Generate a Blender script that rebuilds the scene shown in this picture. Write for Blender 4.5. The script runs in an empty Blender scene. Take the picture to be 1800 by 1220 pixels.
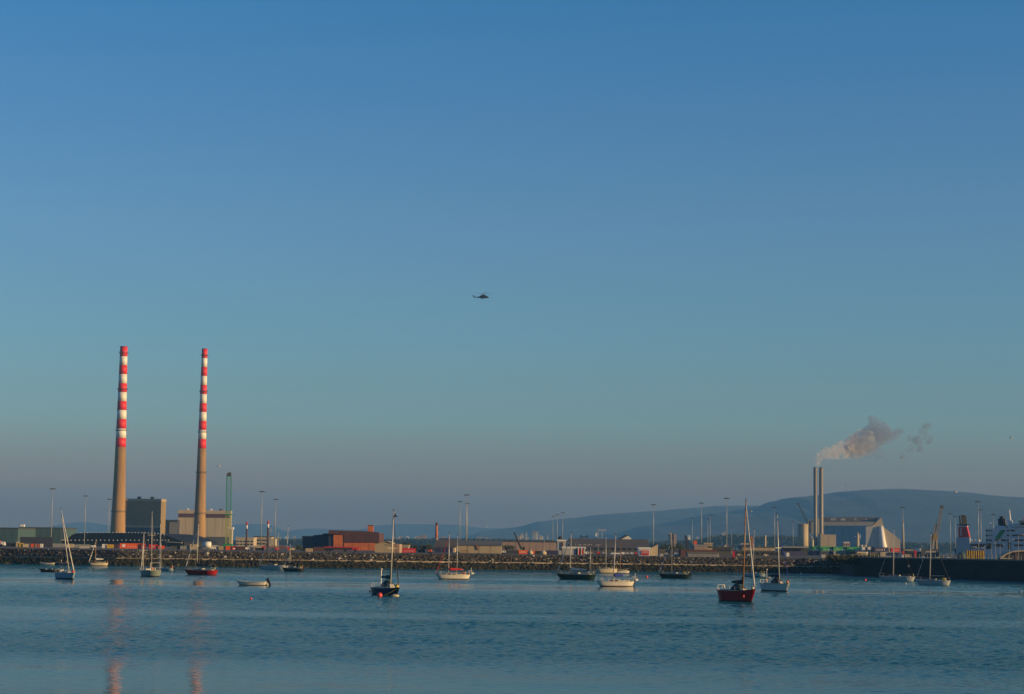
import bpy, math, random
from mathutils import Vector, Matrix
R = math.radians
scene = bpy.context.scene
COL = scene.collection
rnd = random.Random(7)

# ------------------------------------------------------------------ camera
F = 3500.0; W0, H0 = 1800.0, 1220.0
CAMZ = 7.0
PITCH = math.atan(352.0 / F); ROLL = math.atan(0.0131)
Fw = Vector((0, math.cos(PITCH), math.sin(PITCH)))
Rl = Vector((1, 0, 0)); Ul = Vector((0, -math.sin(PITCH), math.cos(PITCH)))
Xc = Rl * math.cos(ROLL) + Ul * math.sin(ROLL)
Yc = Ul * math.cos(ROLL) - Rl * math.sin(ROLL)
cam_d = bpy.data.cameras.new('camera'); cam = bpy.data.objects.new('camera', cam_d); COL.objects.link(cam)
cam.matrix_world = Matrix(((Xc.x, Yc.x, -Fw.x, 0), (Xc.y, Yc.y, -Fw.y, 0), (Xc.z, Yc.z, -Fw.z, CAMZ), (0, 0, 0, 1)))
cam_d.sensor_width = 36; cam_d.lens = F / W0 * 36; cam_d.clip_start = 1; cam_d.clip_end = 60000
scene.camera = cam

# ------------------------------------------------------------------ light
SUN_EL, SUN_AZ = R(10.5), R(108.0)          # azimuth from +Y towards +X: from the right and a little behind the viewer
w = bpy.data.worlds.new('World'); scene.world = w; w.use_nodes = True
nt = w.node_tree; N = nt.nodes; L = nt.links; N.clear()
out = N.new('ShaderNodeOutputWorld'); bg = N.new('ShaderNodeBackground'); sky = N.new('ShaderNodeTexSky')
sky.sky_type = 'NISHITA'; sky.sun_disc = False; sky.sun_elevation = SUN_EL; sky.sun_rotation = SUN_AZ
sky.altitude = 0; sky.air_density = 1.0; sky.dust_density = 0.3; sky.ozone_density = 4.0
tc = N.new('ShaderNodeTexCoord'); sp = N.new('ShaderNodeSeparateXYZ'); L.new(tc.outputs['Generated'], sp.inputs[0])
ramp = N.new('ShaderNodeValToRGB'); mul = N.new('ShaderNodeMix'); mul.data_type = 'RGBA'; mul.blend_type = 'MULTIPLY'
mul.inputs['Factor'].default_value = 1.0
# hue of the evening air by height above the horizon, the same all the way round
cr = ramp.color_ramp
SKYR = [(0.0, (0.3146, 0.1631, 0.1363)), (0.0161, (0.3146, 0.1631, 0.1363)), (0.0317, (0.4825, 0.3022, 0.3069)), (0.0602, (0.4965, 0.5038, 0.4925)), (0.1029, (0.5037, 0.5638, 0.5628)), (0.1594, (0.5151, 0.5876, 0.6244)), (0.2151, (0.429, 0.5823, 0.6565)), (0.2667, (0.31, 0.5909, 0.692)), (0.34, (0.1798, 0.5023, 0.6436)), (0.45, (0.1116, 0.3782, 0.5398)), (1.0, (0.0682, 0.2482, 0.4014))]
cr.elements[0].position = SKYR[0][0]; cr.elements[0].color = SKYR[0][1] + (1,)
cr.elements[1].position = 1.0; cr.elements[1].color = SKYR[-1][1] + (1,)
for p, c in SKYR[1:-1]:
    e = cr.elements.new(p); e.color = c + (1,)
L.new(sp.outputs['Z'], ramp.inputs[0]); L.new(sky.outputs[0], mul.inputs['A']); L.new(ramp.outputs[0], mul.inputs['B'])
L.new(mul.outputs['Result'], bg.inputs['Color']); L.new(bg.outputs[0], out.inputs[0])
bg.inputs['Strength'].default_value = 0.15
sd = bpy.data.lights.new('sun', 'SUN'); sun = bpy.data.objects.new('sun', sd); COL.objects.link(sun)
sd.energy = 4.5; sd.angle = R(0.5); sd.color = (1.0, 0.66, 0.27)
sdir = Vector((math.sin(SUN_AZ) * math.cos(SUN_EL), math.cos(SUN_AZ) * math.cos(SUN_EL), math.sin(SUN_EL)))
sun.rotation_euler = sdir.to_track_quat('Z', 'Y').to_euler(); sun.location = (200, -100, 200)
vs = scene.view_settings; vs.view_transform = 'Standard'; vs.look = 'None'; vs.gamma = 1; vs.exposure = 0.4; vs.use_curve_mapping = False
scene.cycles.volume_bounces = 1; scene.cycles.max_bounces = 6; scene.cycles.transparent_max_bounces = 12

# ------------------------------------------------------------------ picture -> place helpers
def ray(px, py):
    return Fw + Xc * ((px - 900) / F) + Yc * ((610 - py) / F)
def P(px, py, Y):
    d = ray(px, py); t = Y / d.y
    return Vector((d.x * t, Y, CAMZ + d.z * t))
def PW(px, py, z=0.0):
    d = ray(px, py); t = (z - CAMZ) / d.z
    return Vector((d.x * t, d.y * t, z))
G = 4.5                                     # height of the port land above the water

# ------------------------------------------------------------------ materials
_m = {}
def M(name, col=(0.5, 0.5, 0.5), rough=0.7, var=0.18, scale=0.6, metal=0.0, stretch=(1, 1, 1), bump=0.0, stain=None, spec=0.5):
    if name in _m: return _m[name]
    m = bpy.data.materials.new(name); m.use_nodes = True; nt = m.node_tree; n = nt.nodes; l = nt.links
    b = n['Principled BSDF']; b.inputs['Roughness'].default_value = rough; b.inputs['Metallic'].default_value = metal
    b.inputs['Specular IOR Level'].default_value = spec
    tc = n.new('ShaderNodeTexCoord'); mp = n.new('ShaderNodeMapping'); mp.inputs['Scale'].default_value = stretch
    nz = n.new('ShaderNodeTexNoise'); nz.inputs['Scale'].default_value = scale; nz.inputs['Detail'].default_value = 5; nz.inputs['Roughness'].default_value = 0.65
    l.new(tc.outputs['Object'], mp.inputs[0]); l.new(mp.outputs[0], nz.inputs['Vector'])
    r = n.new('ShaderNodeValToRGB'); r.color_ramp.elements[0].position = 0.3; r.color_ramp.elements[1].position = 0.7
    lo = tuple(max(0, c * (1 - var)) for c in col) + (1,); hi = tuple(min(1, c * (1 + var)) for c in col) + (1,)
    if stain: lo = tuple(stain) + (1,)
    r.color_ramp.elements[0].color = lo; r.color_ramp.elements[1].color = hi
    l.new(nz.outputs['Fac'], r.inputs[0]); l.new(r.outputs[0], b.inputs['Base Color'])
    if bump:
        bp = n.new('ShaderNodeBump'); bp.inputs['Strength'].default_value = bump; bp.inputs['Distance'].default_value = 0.05
        l.new(nz.outputs['Fac'], bp.inputs['Height']); l.new(bp.outputs[0], b.inputs['Normal'])
    _m[name] = m; return m

# ------------------------------------------------------------------ mesh helpers
class MB:
    def __init__(s): s.v = []; s.f = []
    def add(s, vs, fs):
        o = len(s.v); s.v += [tuple(v) for v in vs]; s.f += [tuple(i + o for i in f) for f in fs]; return s
    def box(s, x0, x1, y0, y1, z0, z1):
        return s.add([(x0,y0,z0),(x1,y0,z0),(x1,y1,z0),(x0,y1,z0),(x0,y0,z1),(x1,y0,z1),(x1,y1,z1),(x0,y1,z1)],
                     [(0,3,2,1),(4,5,6,7),(0,1,5,4),(1,2,6,5),(2,3,7,6),(3,0,4,7)])
    def prism(s, poly, y0, y1):             # poly in xz, counter-clockwise seen from -y
        n = len(poly)
        return s.add([(x, y0, z) for x, z in poly] + [(x, y1, z) for x, z in poly],
                     [tuple(range(n)), tuple(range(2*n-1, n-1, -1))] + [(i, i+n, (i+1) % n + n, (i+1) % n) for i in range(n)])
    def prismx(s, poly, x0, x1):            # poly in yz
        n = len(poly)
        return s.add([(x0, y, z) for y, z in poly] + [(x1, y, z) for y, z in poly],
                     [tuple(range(n-1, -1, -1)), tuple(range(n, 2*n))] + [(i, (i+1) % n, (i+1) % n + n, i+n) for i in range(n)])
    def prismz(s, poly, z0, z1):
        n = len(poly)
        return s.add([(x, y, z0) for x, y in poly] + [(x, y, z1) for x, y in poly],
                     [tuple(range(n-1, -1, -1)), tuple(range(n, 2*n))] + [(i, (i+1) % n, (i+1) % n + n, i+n) for i in range(n)])
    def lathe(s, prof, n=16, cx=0, cy=0, cap=True):
        vs = []; fs = []
        for r, z in prof:
            for i in range(n):
                a = 2*math.pi*i/n; vs.append((cx + r*math.cos(a), cy + r*math.sin(a), z))
        for k in range(len(prof)-1):
            for i in range(n):
                j = (i+1) % n; fs.append((k*n+i, k*n+j, (k+1)*n+j, (k+1)*n+i))
        if cap: fs.append(tuple(range(n-1, -1, -1))); fs.append(tuple(range((len(prof)-1)*n, len(prof)*n)))
        return s.add(vs, fs)
    def tube(s, p0, p1, r0, r1=None, n=6):
        p0 = Vector(p0); p1 = Vector(p1); r1 = r0 if r1 is None else r1
        d = (p1-p0); 
        if d.length < 1e-6: return s
        d.normalize(); a = d.orthogonal().normalized(); b = d.cross(a); vs = []
        for p, r in ((p0, r0), (p1, r1)):
            for i in range(n):
                t = 2*math.pi*i/n; vs.append(p + (a*math.cos(t) + b*math.sin(t))*r)
        return s.add(vs, [(i, (i+1) % n, (i+1) % n+n, i+n) for i in range(n)] + [tuple(range(n-1, -1, -1)), tuple(range(n, 2*n))])
    def path(s, pts, r, n=5):
        for a, b in zip(pts[:-1], pts[1:]): s.tube(a, b, r, r, n)
        return s
    def ball(s, c, r, n=10, sz=1.0, sx=1.0, sy=1.0):
        prof = [(max(0.001, math.sin(math.pi*k/6)), -math.cos(math.pi*k/6)) for k in range(7)]
        t = MB().lathe(prof, n, cap=False)
        return s.add([(c[0]+v[0]*r*sx, c[1]+v[1]*r*sy, c[2]+v[2]*r*sz) for v in t.v], t.f)
def mesh(name, mb, mat, smooth=False):
    me = bpy.data.meshes.new(name); me.from_pydata(mb.v, [], mb.f); me.update()
    if mat: me.materials.append(mat)
    if smooth: me.polygons.foreach_set('use_smooth', [True]*len(me.polygons))
    return me
def part(name, mb, mat, parent=None, smooth=False, label=None, kind=None):
    o = bpy.data.objects.new(name, mb if isinstance(mb, bpy.types.Mesh) else mesh(name, mb, mat, smooth)); COL.objects.link(o)
    if parent is not None: o.parent = parent
    if label: o['label'] = label
    if kind: o['kind'] = kind
    return o
def tag(o, label, cat, group=None):
    o['label'] = label; o['category'] = cat
    if group: o['group'] = group
    return o
def thing(name, label, cat, loc=(0, 0, 0), rz=0.0, group=None):
    o = bpy.data.objects.new(name, None); COL.objects.link(o); o.location = loc; o.rotation_euler = (0, 0, rz)
    o.empty_display_size = 1
    return tag(o, label, cat, group)
def dup(o, loc=None, rz=None, label=None, scale=None, parent=None):
    c = o.copy(); COL.objects.link(c)
    if parent is not None: c.parent = parent
    if loc is not None: c.location = loc
    if rz is not None: c.rotation_euler = (0, 0, rz)
    if scale is not None: c.scale = scale
    if label: c['label'] = label
    for ch in [x for x in KIDS.get(o.name, [])]: dup(ch, parent=c)
    return c
KIDS = {}
def index_kids(o):
    KIDS[o.name] = [c for c in bpy.data.objects if c.parent == o]
    for c in KIDS[o.name]: index_kids(c)

# ------------------------------------------------------------------ water
import numpy as np
def water_mat():
    m = bpy.data.materials.new('sea_water'); m.use_nodes = True; nt = m.node_tree; n = nt.nodes; l = nt.links
    b = n['Principled BSDF']; b.inputs['Base Color'].default_value = (0.0, 0.102, 0.132, 1)
    b.inputs['IOR'].default_value = 1.33; b.inputs['Roughness'].default_value = 0.05; b.inputs['Specular IOR Level'].default_value = 0.065
    tc = n.new('ShaderNodeTexCoord'); at = n.new('ShaderNodeAttribute'); at.attribute_name = 'chop'
    mp = n.new('ShaderNodeMapping'); mp.inputs['Scale'].default_value = (1.6, 3.2, 1); l.new(tc.outputs['Object'], mp.inputs[0])
    z = n.new('ShaderNodeTexNoise'); z.inputs['Scale'].default_value = 1; z.inputs['Detail'].default_value = 4; z.inputs['Roughness'].default_value = .6
    l.new(mp.outputs[0], z.inputs['Vector'])
    m1 = n.new('ShaderNodeMath'); m1.operation = 'MULTIPLY'; l.new(z.outputs['Fac'], m1.inputs[0]); m0 = n.new('ShaderNodeMath'); m0.operation = 'MULTIPLY'; l.new(at.outputs['Fac'], m0.inputs[0]); l.new(at.outputs['Fac'], m0.inputs[1]); l.new(m0.outputs[0], m1.inputs[1])
    bp = n.new('ShaderNodeBump'); bp.inputs['Strength'].default_value = 1.0; bp.inputs['Distance'].default_value = 0.12
    l.new(m1.outputs[0], bp.inputs['Height']); l.new(bp.outputs[0], b.inputs['Normal'])
    return m
def build_water():
    rs = np.random.RandomState(11)
    ys = [62.0]
    while ys[-1] < 660: ys.append(ys[-1] * 1.0026)
    ys = np.array(ys); nc = 760
    u = np.linspace(-1, 1, nc)
    X = ys[:, None] * 0.257 * 1.35 * u[None, :]; Y = np.repeat(ys[:, None], nc, 1)
    # how choppy the water is: long bands of wind ripple with calm slicks between them
    def wob(seed, lx, ly, k=7):
        r = np.random.RandomState(seed); o = np.zeros_like(X)
        for _ in range(k):
            a, c = r.normal(0, 1/lx), r.normal(0, 1/ly); o += np.sin(X*a + Y*c + r.uniform(0, 6.28))
        return o / math.sqrt(k)
    lg = np.log(Y) + 0.022*wob(1, 55, 60) + 0.014*wob(2, 18, 22) + 0.006*wob(5, 6, 8)
    st = [(60, .36), (98, .38), (110, .6), (128, 1.05), (184, 1.15), (191, .68), (204, .64), (212, 1.2), (300, 1.25), (322, .8), (334, .27), (372, .26), (380, .9), (400, 1.5), (425, 1.6), (436, .6), (452, .5), (462, 1.6), (525, 1.7), (535, .8), (552, .8), (565, 1.7), (700, 1.7)]
    chop = np.interp(lg, [math.log(a) for a, _ in st], [v for _, v in st])
    chop *= 1 + 0.22*wob(3, 30, 16) * (chop > .3) + 0.10*wob(4, 9, 5)
    chop = np.clip(chop, .08, 2.0)
    Z = np.zeros_like(X); dy = ys * .0026
    comps = []; s2 = np.zeros(len(ys))
    for i in range(130):
        lam = 0.28 * (1.6/0.28) ** rs.rand(); th = math.pi/2 + rs.normal(0, .6)
        keep = np.clip((lam/dy - 0.9)/0.8, 0, 1); wgt = 1.0 if lam < 1.0 else .6
        comps.append((lam, th, keep, wgt, rs.uniform(0, 6.28), i)); s2 += (keep*wgt)**2 * .5
    norm = 0.115 / np.sqrt(np.maximum(s2, 1.0))
    wb = [.9*wob(20 + i, 6, 6, 3) for i in range(6)]
    for lam, th, keep, wgt, ph, i in comps:
        k = 2*math.pi/lam
        Z += (keep*norm)[:, None] * wgt * chop / k * np.sin(k*(X*math.cos(th) + Y*math.sin(th)) + ph + wb[i % 6])
    for i in range(8):                      # a very low swell that stays in the slicks too
        lam = rs.uniform(6, 22); th = math.pi/2 + rs.normal(0, .5); k = 2*math.pi/lam
        Z += 0.004/k * np.sin(k*(X*math.cos(th) + Y*math.sin(th)) + rs.uniform(0, 6.28))
    edge = np.clip((1-np.abs(u))/.04, 0, 1)[None, :] * np.clip((ys-ys[0])/3, 0, 1)[:, None] * np.clip((ys[-1]-ys)/5, 0, 1)[:, None]
    Z *= edge
    # wide flat water round the rippled part
    Xf = np.concatenate([np.full((len(ys), 1), -9000.), X, np.full((len(ys), 1), 9000.)], 1)
    Zf = np.pad(Z, ((0, 0), (1, 1))); Cf = np.pad(chop, ((0, 0), (1, 1)), mode='edge')
    Yf = np.repeat(ys[:, None], nc+2, 1)
    def row(r, y): return Xf[r:r+1], np.full((1, nc+2), y), np.zeros((1, nc+2)), np.full((1, nc+2), .9)
    a_, z_ = row(0, -400.), row(-1, 1200.) if False else (Xf[-1:], np.full((1, nc+2), 1200.), np.zeros((1, nc+2)), np.full((1, nc+2), .9))
    Xf, Yf, Zf, Cf = [np.concatenate([p, q, r], 0) for p, q, r in zip(a_, (Xf, Yf, Zf, Cf), z_)]
    nr, ncc = Xf.shape
    co = np.stack([Xf, Yf, Zf], -1).reshape(-1, 3)
    idx = np.arange(nr*ncc).reshape(nr, ncc)
    q = np.stack([idx[:-1, :-1], idx[:-1, 1:], idx[1:, 1:], idx[1:, :-1]], -1).reshape(-1, 4)
    me = bpy.data.meshes.new('sea_water'); me.vertices.add(len(co)); me.vertices.foreach_set('co', co.ravel())
    me.loops.add(q.size); me.loops.foreach_set('vertex_index', q.ravel().astype(np.int32))
    me.polygons.add(len(q)); me.polygons.foreach_set('loop_start', np.arange(0, q.size, 4, dtype=np.int32))
    me.update(calc_edges=True); me.polygons.foreach_set('use_smooth', np.ones(len(q), dtype=bool))
    at = me.attributes.new('chop', 'FLOAT', 'POINT'); at.data.foreach_set('value', Cf.ravel().astype(np.float32))
    me.materials.append(water_mat()); me.validate()
    part('sea_water', me, None, kind='structure')
build_water()
part('sea_bed', MB().add([(-9000, -400, -3), (9000, -400, -3), (9000, 14500, -3), (-9000, 14500, -3)], [(0, 1, 2, 3)]), M('mud', (0.05, 0.045, 0.035), 0.9), kind='structure')

# ------------------------------------------------------------------ shore line, land
WL = [(-900, 977), (0, 990.5), (200, 994), (600, 998.5), (1000, 1002.5), (1240, 1005.3), (1400, 1007.3), (1482, 1008.6)]
SH = [PW(*p) for p in WL]                   # foot of the rock slope on the water
QL = [(1500, 1011.5), (1600, 1014.5), (1700, 1018), (1800, 1022), (1960, 1029)]
QW = [PW(*p) for p in QL]
QZ = 5.2
ground = MB()
edge = [(-9000, SH[0].y)] + [(p.x, p.y + 8.2) for p in SH] + [(QW[0].x + 1, QW[0].y + 0.5)] + [(p.x + .6, p.y + .2) for p in QW[1:]] + [(9000, QW[-1].y)]
far = [(x, 14500) for x, y in edge]
n = len(edge)
ground.add([(x, y, G) for x, y in edge] + [(x, y, G) for x, y in far], [(i, i+1, i+1+n, i+n) for i in range(n-1)])
ground.add([(x, y, G) for x, y in edge] + [(x, y, -3) for x, y in edge], [(i, i+n, i+1+n, i+1) for i in range(n-1)])
part('port_ground', ground, M('yard_asphalt', (0.075, 0.07, 0.062), 0.9, 0.35, 0.03, stretch=(1, .4, 1)), kind='structure')

def lerp_shore(t):                          # t in 0..1 by x
    x = SH[0].x + (SH[-1].x - SH[0].x) * t
    for a, b in zip(SH[:-1], SH[1:]):
        if a.x <= x <= b.x:
            k = (x - a.x) / (b.x - a.x); return Vector((x, a.y + (b.y - a.y) * k, 0))
    return SH[-1].copy()
def slope(t_off, zbase):                    # profile of the revetment: (distance inland, height)
    return t_off
# core of the slope under the rocks: foreshore, ledge, upper slope
core = MB(); NS = 160
prof = [(-1.0, -1.0), (4.0, 2.05), (4.9, 2.15), (8.2, 4.45), (9.2, 4.55)]
for i in range(NS+1):
    p = lerp_shore(i/NS)
    for dy, z in prof: core.v.append((p.x, p.y + dy, z))
k = len(prof)
for i in range(NS):
    for j in range(k-1): core.f.append((i*k+j, (i+1)*k+j, (i+1)*k+j+1, i*k+j+1))
part('rock_slope_core', core, M('slope_core', (0.045, 0.04, 0.032), 0.95), kind='structure')
led = MB()
for i in range(NS):
    a = lerp_shore(i/NS); b = lerp_shore((i+1)/NS)
    led.add([(a.x, a.y+3.75, 1.6), (b.x, b.y+3.75, 1.6), (b.x, b.y+3.75, 2.32), (a.x, a.y+3.75, 2.32), (a.x, a.y+4.9, 2.32), (b.x, b.y+4.9, 2.32)], [(0,1,2,3), (3,2,5,4)])
part('concrete_ledge', led, M('ledge_concrete', (0.34, 0.28, 0.21), 0.9, 0.5, 0.25, stain=(0.12, 0.10, 0.07)), kind='structure')

def rock_mat(name, cols, rough=0.85):
    m = bpy.data.materials.new(name); m.use_nodes = True; nt = m.node_tree; n = nt.nodes; l = nt.links
    b = n['Principled BSDF']; b.inputs['Roughness'].default_value = rough
    at = n.new('ShaderNodeAttribute'); at.attribute_name = 'tone'
    r = n.new('ShaderNodeValToRGB'); r.color_ramp.interpolation = 'LINEAR'
    e = r.color_ramp.elements; e[0].position = cols[0][0]; e[0].color = cols[0][1] + (1,); e[1].position = cols[-1][0]; e[1].color = cols[-1][1] + (1,)
    for p, c in cols[1:-1]: q = e.new(p); q.color = c + (1,)
    tc = n.new('ShaderNodeTexCoord'); nz = n.new('ShaderNodeTexNoise'); nz.inputs['Scale'].default_value = 2.5; nz.inputs['Detail'].default_value = 4
    l.new(tc.outputs['Object'], nz.inputs['Vector'])
    mx = n.new('ShaderNodeMix'); mx.data_type = 'RGBA'; mx.blend_type = 'MULTIPLY'; mx.inputs['Factor'].default_value = 0.6
    l.new(at.outputs['Fac'], r.inputs[0]); l.new(r.outputs[0], mx.inputs['A'])
    r2 = n.new('ShaderNodeValToRGB'); r2.color_ramp.elements[0].color = (.4, .4, .4, 1); r2.color_ramp.elements[1].color = (1.4, 1.4, 1.4, 1)
    l.new(nz.outputs['Fac'], r2.inputs[0]); l.new(r2.outputs[0], mx.inputs['B']); l.new(mx.outputs['Result'], b.inputs['Base Color'])
    return m
def boulders(name, count, zone, size, mat, label_kind, seed):
    r = random.Random(seed); mb = MB(); tones = []
    t = (1 + 5 ** .5) / 2
    ico = [(-1,t,0),(1,t,0),(-1,-t,0),(1,-t,0),(0,-1,t),(0,1,t),(0,-1,-t),(0,1,-t),(t,0,-1),(t,0,1),(-t,0,-1),(-t,0,1)]
    fi = [(0,11,5),(0,5,1),(0,1,7),(0,7,10),(0,10,11),(1,5,9),(5,11,4),(11,10,2),(10,7,6),(7,1,8),(3,9,4),(3,4,2),(3,2,6),(3,6,8),(3,8,9),(4,9,5),(2,4,11),(6,2,10),(8,6,7),(9,8,1)]
    for _ in range(count):
        p = lerp_shore(r.random()); dy, z = zone(r); s = r.uniform(*size) * (1.0 if r.random() < .85 else 1.35) / 1.9
        sx, sy, sz = s*r.uniform(.8, 1.3), s*r.uniform(.7, 1.1), s*r.uniform(.55, .95)
        rot = Matrix.Rotation(r.uniform(0, 6.28), 3, 'Z') @ Matrix.Rotation(r.uniform(-.6, .6), 3, 'X') @ Matrix.Rotation(r.uniform(-.5, .5), 3, 'Y')
        c = Vector((p.x, p.y + dy, z))
        vs = []
        for v in ico:
            q = Vector((v[0]*sx*r.uniform(.75, 1.15), v[1]*sy*r.uniform(.75, 1.15), v[2]*sz*r.uniform(.75, 1.15))) * .52
            vs.append(c + rot @ q)
        mb.add(vs, fi); tones += [r.random()] * 12
    me = mesh(name, mb, mat); at = me.attributes.new('tone', 'FLOAT', 'POINT'); at.data.foreach_set('value', tones)
    o = part(name, me, None); o['kind'] = 'stuff'; return o
rk = rock_mat('armour_rock', [(0.0, (0.008, 0.008, 0.007)), (0.45, (0.032, 0.027, 0.022)), (0.78, (0.085, 0.068, 0.048)), (0.955, (0.17, 0.135, 0.09)), (0.985, (0.48, 0.44, 0.38))])
wk = rock_mat('weedy_rock', [(0.0, (0.006, 0.007, 0.003)), (0.6, (0.014, 0.016, 0.006)), (0.9, (0.035, 0.030, 0.010)), (1.0, (0.09, 0.07, 0.025))], .9)
def zu(r):
    t = r.random(); return (4.9 + t*3.7, 2.35 + t*1.95 + r.uniform(-.15, .1))
def zl(r):
    t = r.random() ** .9; return (0.5 + t*3.5, -0.1 + t*2.0 + r.uniform(-.12, .12))
boulders('armour_boulders', 15000, zu, (0.6, 1.15), rk, None, 3)
boulders('seaweed_boulders', 9000, zl, (0.6, 1.1), wk, None, 4)

# dark quay wall on the right, running towards the viewer
q = MB()
QP = [Vector((SH[-1].x - 1.5, SH[-1].y - 0.2, 0))] + QW
m_ = len(QP)
for i in range(m_-1):
    a, b = QP[i], QP[i+1]
    q.add([(a.x, a.y, -2), (b.x, b.y, -2), (b.x+.5, b.y, QZ), (a.x+.5, a.y, QZ), (a.x+14, a.y+6, QZ), (b.x+14, b.y+6, QZ), (a.x+14, a.y+6, G-.5), (b.x+14, b.y+6, G-.5)], [(0,1,2,3), (3,2,5,4), (4,5,7,6)])
part('quay_wall', q, M('quay_dark', (0.012, 0.012, 0.012), 0.95, 0.5, 0.25, stretch=(1, 1, 1.5), bump=.4), kind='structure')
q = MB()
for i in range(m_-1):
    a, b = QP[i], QP[i+1]
    q.add([(a.x+.3, a.y-.05, QZ), (b.x+.3, b.y-.05, QZ), (b.x+.3, b.y-.05, QZ+.35), (a.x+.3, a.y-.05, QZ+.35), (a.x+1.3, a.y+.3, QZ+.35), (b.x+1.3, b.y+.3, QZ+.35)], [(0,1,2,3), (3,2,5,4)])
part('quay_kerb', q, M('kerb_concrete', (0.26, 0.22, 0.16), 0.9, 0.3), kind='structure')

# ------------------------------------------------------------------ hills
def ridge(name, pts, Y, depth, mat, seed, label=None):
    r = random.Random(seed); mb = MB(); xs = []
    P0 = [P(px, py, Y) for px, py in pts]
    x0, x1 = P0[0].x, P0[-1].x; n = 220; rows = 14
    for i in range(n+1):
        x = x0 + (x1-x0)*i/n; z = P0[-1].z
        for a, b in zip(P0[:-1], P0[1:]):
            if a.x <= x <= b.x:
                k = (x-a.x)/(b.x-a.x); k = k*k*(3-2*k)*.5 + k*.5; z = a.z + (b.z-a.z)*k; break
        for j in range(rows+1):
            t = j/rows; h = math.sin(t*math.pi/2) ** 1.2
            yy = Y - depth*(1-t) + (0 if j else 0)
            nz = math.sin(x*.004+j*1.3+seed)*math.sin(x*.0013*j+seed) * 5 * math.sin(t*math.pi)
            jit = r.uniform(-.4, .4) if 0 < j < rows else r.uniform(-.9, .9) if j else 0
            mb.v.append((x, yy, G - 1 + (z - G)*h + nz*(z-G)/300 + jit))
    k = rows+1
    for i in range(n):
        for j in range(rows): mb.f.append((i*k+j, (i+1)*k+j, (i+1)*k+j+1, i*k+j+1))
    return part(name, mb, mat, kind='structure')
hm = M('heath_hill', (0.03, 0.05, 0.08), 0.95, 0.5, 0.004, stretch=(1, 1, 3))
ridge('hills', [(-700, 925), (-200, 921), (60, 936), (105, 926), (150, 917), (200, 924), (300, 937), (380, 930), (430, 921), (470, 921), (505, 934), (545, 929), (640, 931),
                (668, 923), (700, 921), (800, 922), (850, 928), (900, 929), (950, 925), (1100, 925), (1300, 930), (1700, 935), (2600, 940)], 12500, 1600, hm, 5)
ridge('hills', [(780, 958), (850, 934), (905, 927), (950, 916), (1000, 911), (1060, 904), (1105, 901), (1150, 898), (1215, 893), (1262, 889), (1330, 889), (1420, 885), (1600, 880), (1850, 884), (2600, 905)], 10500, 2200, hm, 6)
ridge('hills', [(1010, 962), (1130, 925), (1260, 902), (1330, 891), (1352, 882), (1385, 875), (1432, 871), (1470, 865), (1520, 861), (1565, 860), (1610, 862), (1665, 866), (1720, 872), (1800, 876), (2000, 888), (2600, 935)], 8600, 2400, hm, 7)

# ------------------------------------------------------------------ haze
hz = part('haze', MB().box(-8500, 8500, -350, 14300, -4, 345), None, kind='stuff')
hmz = bpy.data.materials.new('haze_air'); hmz.use_nodes = True; nn = hmz.node_tree.nodes; nn.clear()
o_ = nn.new('ShaderNodeOutputMaterial'); pv = nn.new('ShaderNodeVolumePrincipled')
pv.inputs['Color'].default_value = (0.20, 0.53, 1.0, 1); pv.inputs['Density'].default_value = 0.000075; pv.inputs['Anisotropy'].default_value = 0.0
hmz.node_tree.links.new(pv.outputs[0], o_.inputs['Volume']); hz.data.materials.append(hmz)
# ------------------------------------------------------------------ the two striped power station chimneys
red = M('chimney_red', (0.75, 0.016, 0.012), 0.6, 0.12, 0.15); whi = M('chimney_white', (0.80, 0.75, 0.64), 0.6, 0.10, 0.15)
con = M('chimney_concrete', (0.31, 0.180, 0.062), 0.85, 0.34, 0.16, stretch=(1, 1, .12)); drk = M('dark_steel', (0.05, 0.05, 0.05), 0.6)
def striped_chimney(label, xt, yt, xb, yb, Y, bounds, w_top, w_mid, w_bot, rings):
    base = P(xb, yb, Y); s = Y / F
    t = thing('striped_chimney', label, 'chimney', (base.x, Y, G), 0, 'striped power station chimneys')
    zt = lambda py: P(xb, py, Y).z - G
    zmid = zt(bounds[-1]); ztop = zt(bounds[0])
    def rad(z):
        if z > zmid: return (w_top + (w_mid-w_top)*((ztop-z)/(ztop-zmid)))*s/2
        k = (zmid-z)/zmid; return (w_mid + (w_bot-w_mid)*(k*.75 + k*k*.25))*s/2
    zs = [0] + [zmid*i/8 for i in range(1, 9)]
    part('concrete_shaft', MB().lathe([(rad(z), z) for z in zs], 40), con, t, True)
    for i in range(len(bounds)-1):
        za, zb = zt(bounds[i+1]), zt(bounds[i])
        part('red_band' if i % 2 == 0 else 'white_band', MB().lathe([(rad(za), za), (rad(zb), zb)], 40), red if i % 2 == 0 else whi, t, True)
    for py in rings:
        z = zt(py); r_ = rad(z); mb = MB()
        mb.lathe([(r_+.03, z-.5), (r_+1.0, z-.2), (r_+1.0, z+.1), (r_+.03, z+.1)], 32)
        for a in range(20):
            c, d = math.cos(a*math.pi/10), math.sin(a*math.pi/10); mb.tube((c*(r_+.95), d*(r_+.95), z), (c*(r_+.95), d*(r_+.95), z+1.2), .07, n=4)
        mb.lathe([(r_+.90, z+1.15), (r_+1.02, z+1.15), (r_+1.02, z+1.28), (r_+.9, z+1.28)], 32, cap=False)
        part('gallery', mb, drk, t)
    part('flue_rim', MB().lathe([(rad(ztop)*.98, ztop), (rad(ztop)*1.03, ztop+.02), (rad(ztop)*1.03, ztop+.9), (rad(ztop)*.8, ztop+.9)], 32), M('sooty_red', (0.30, 0.02, 0.02), .7), t)
    return t
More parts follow.
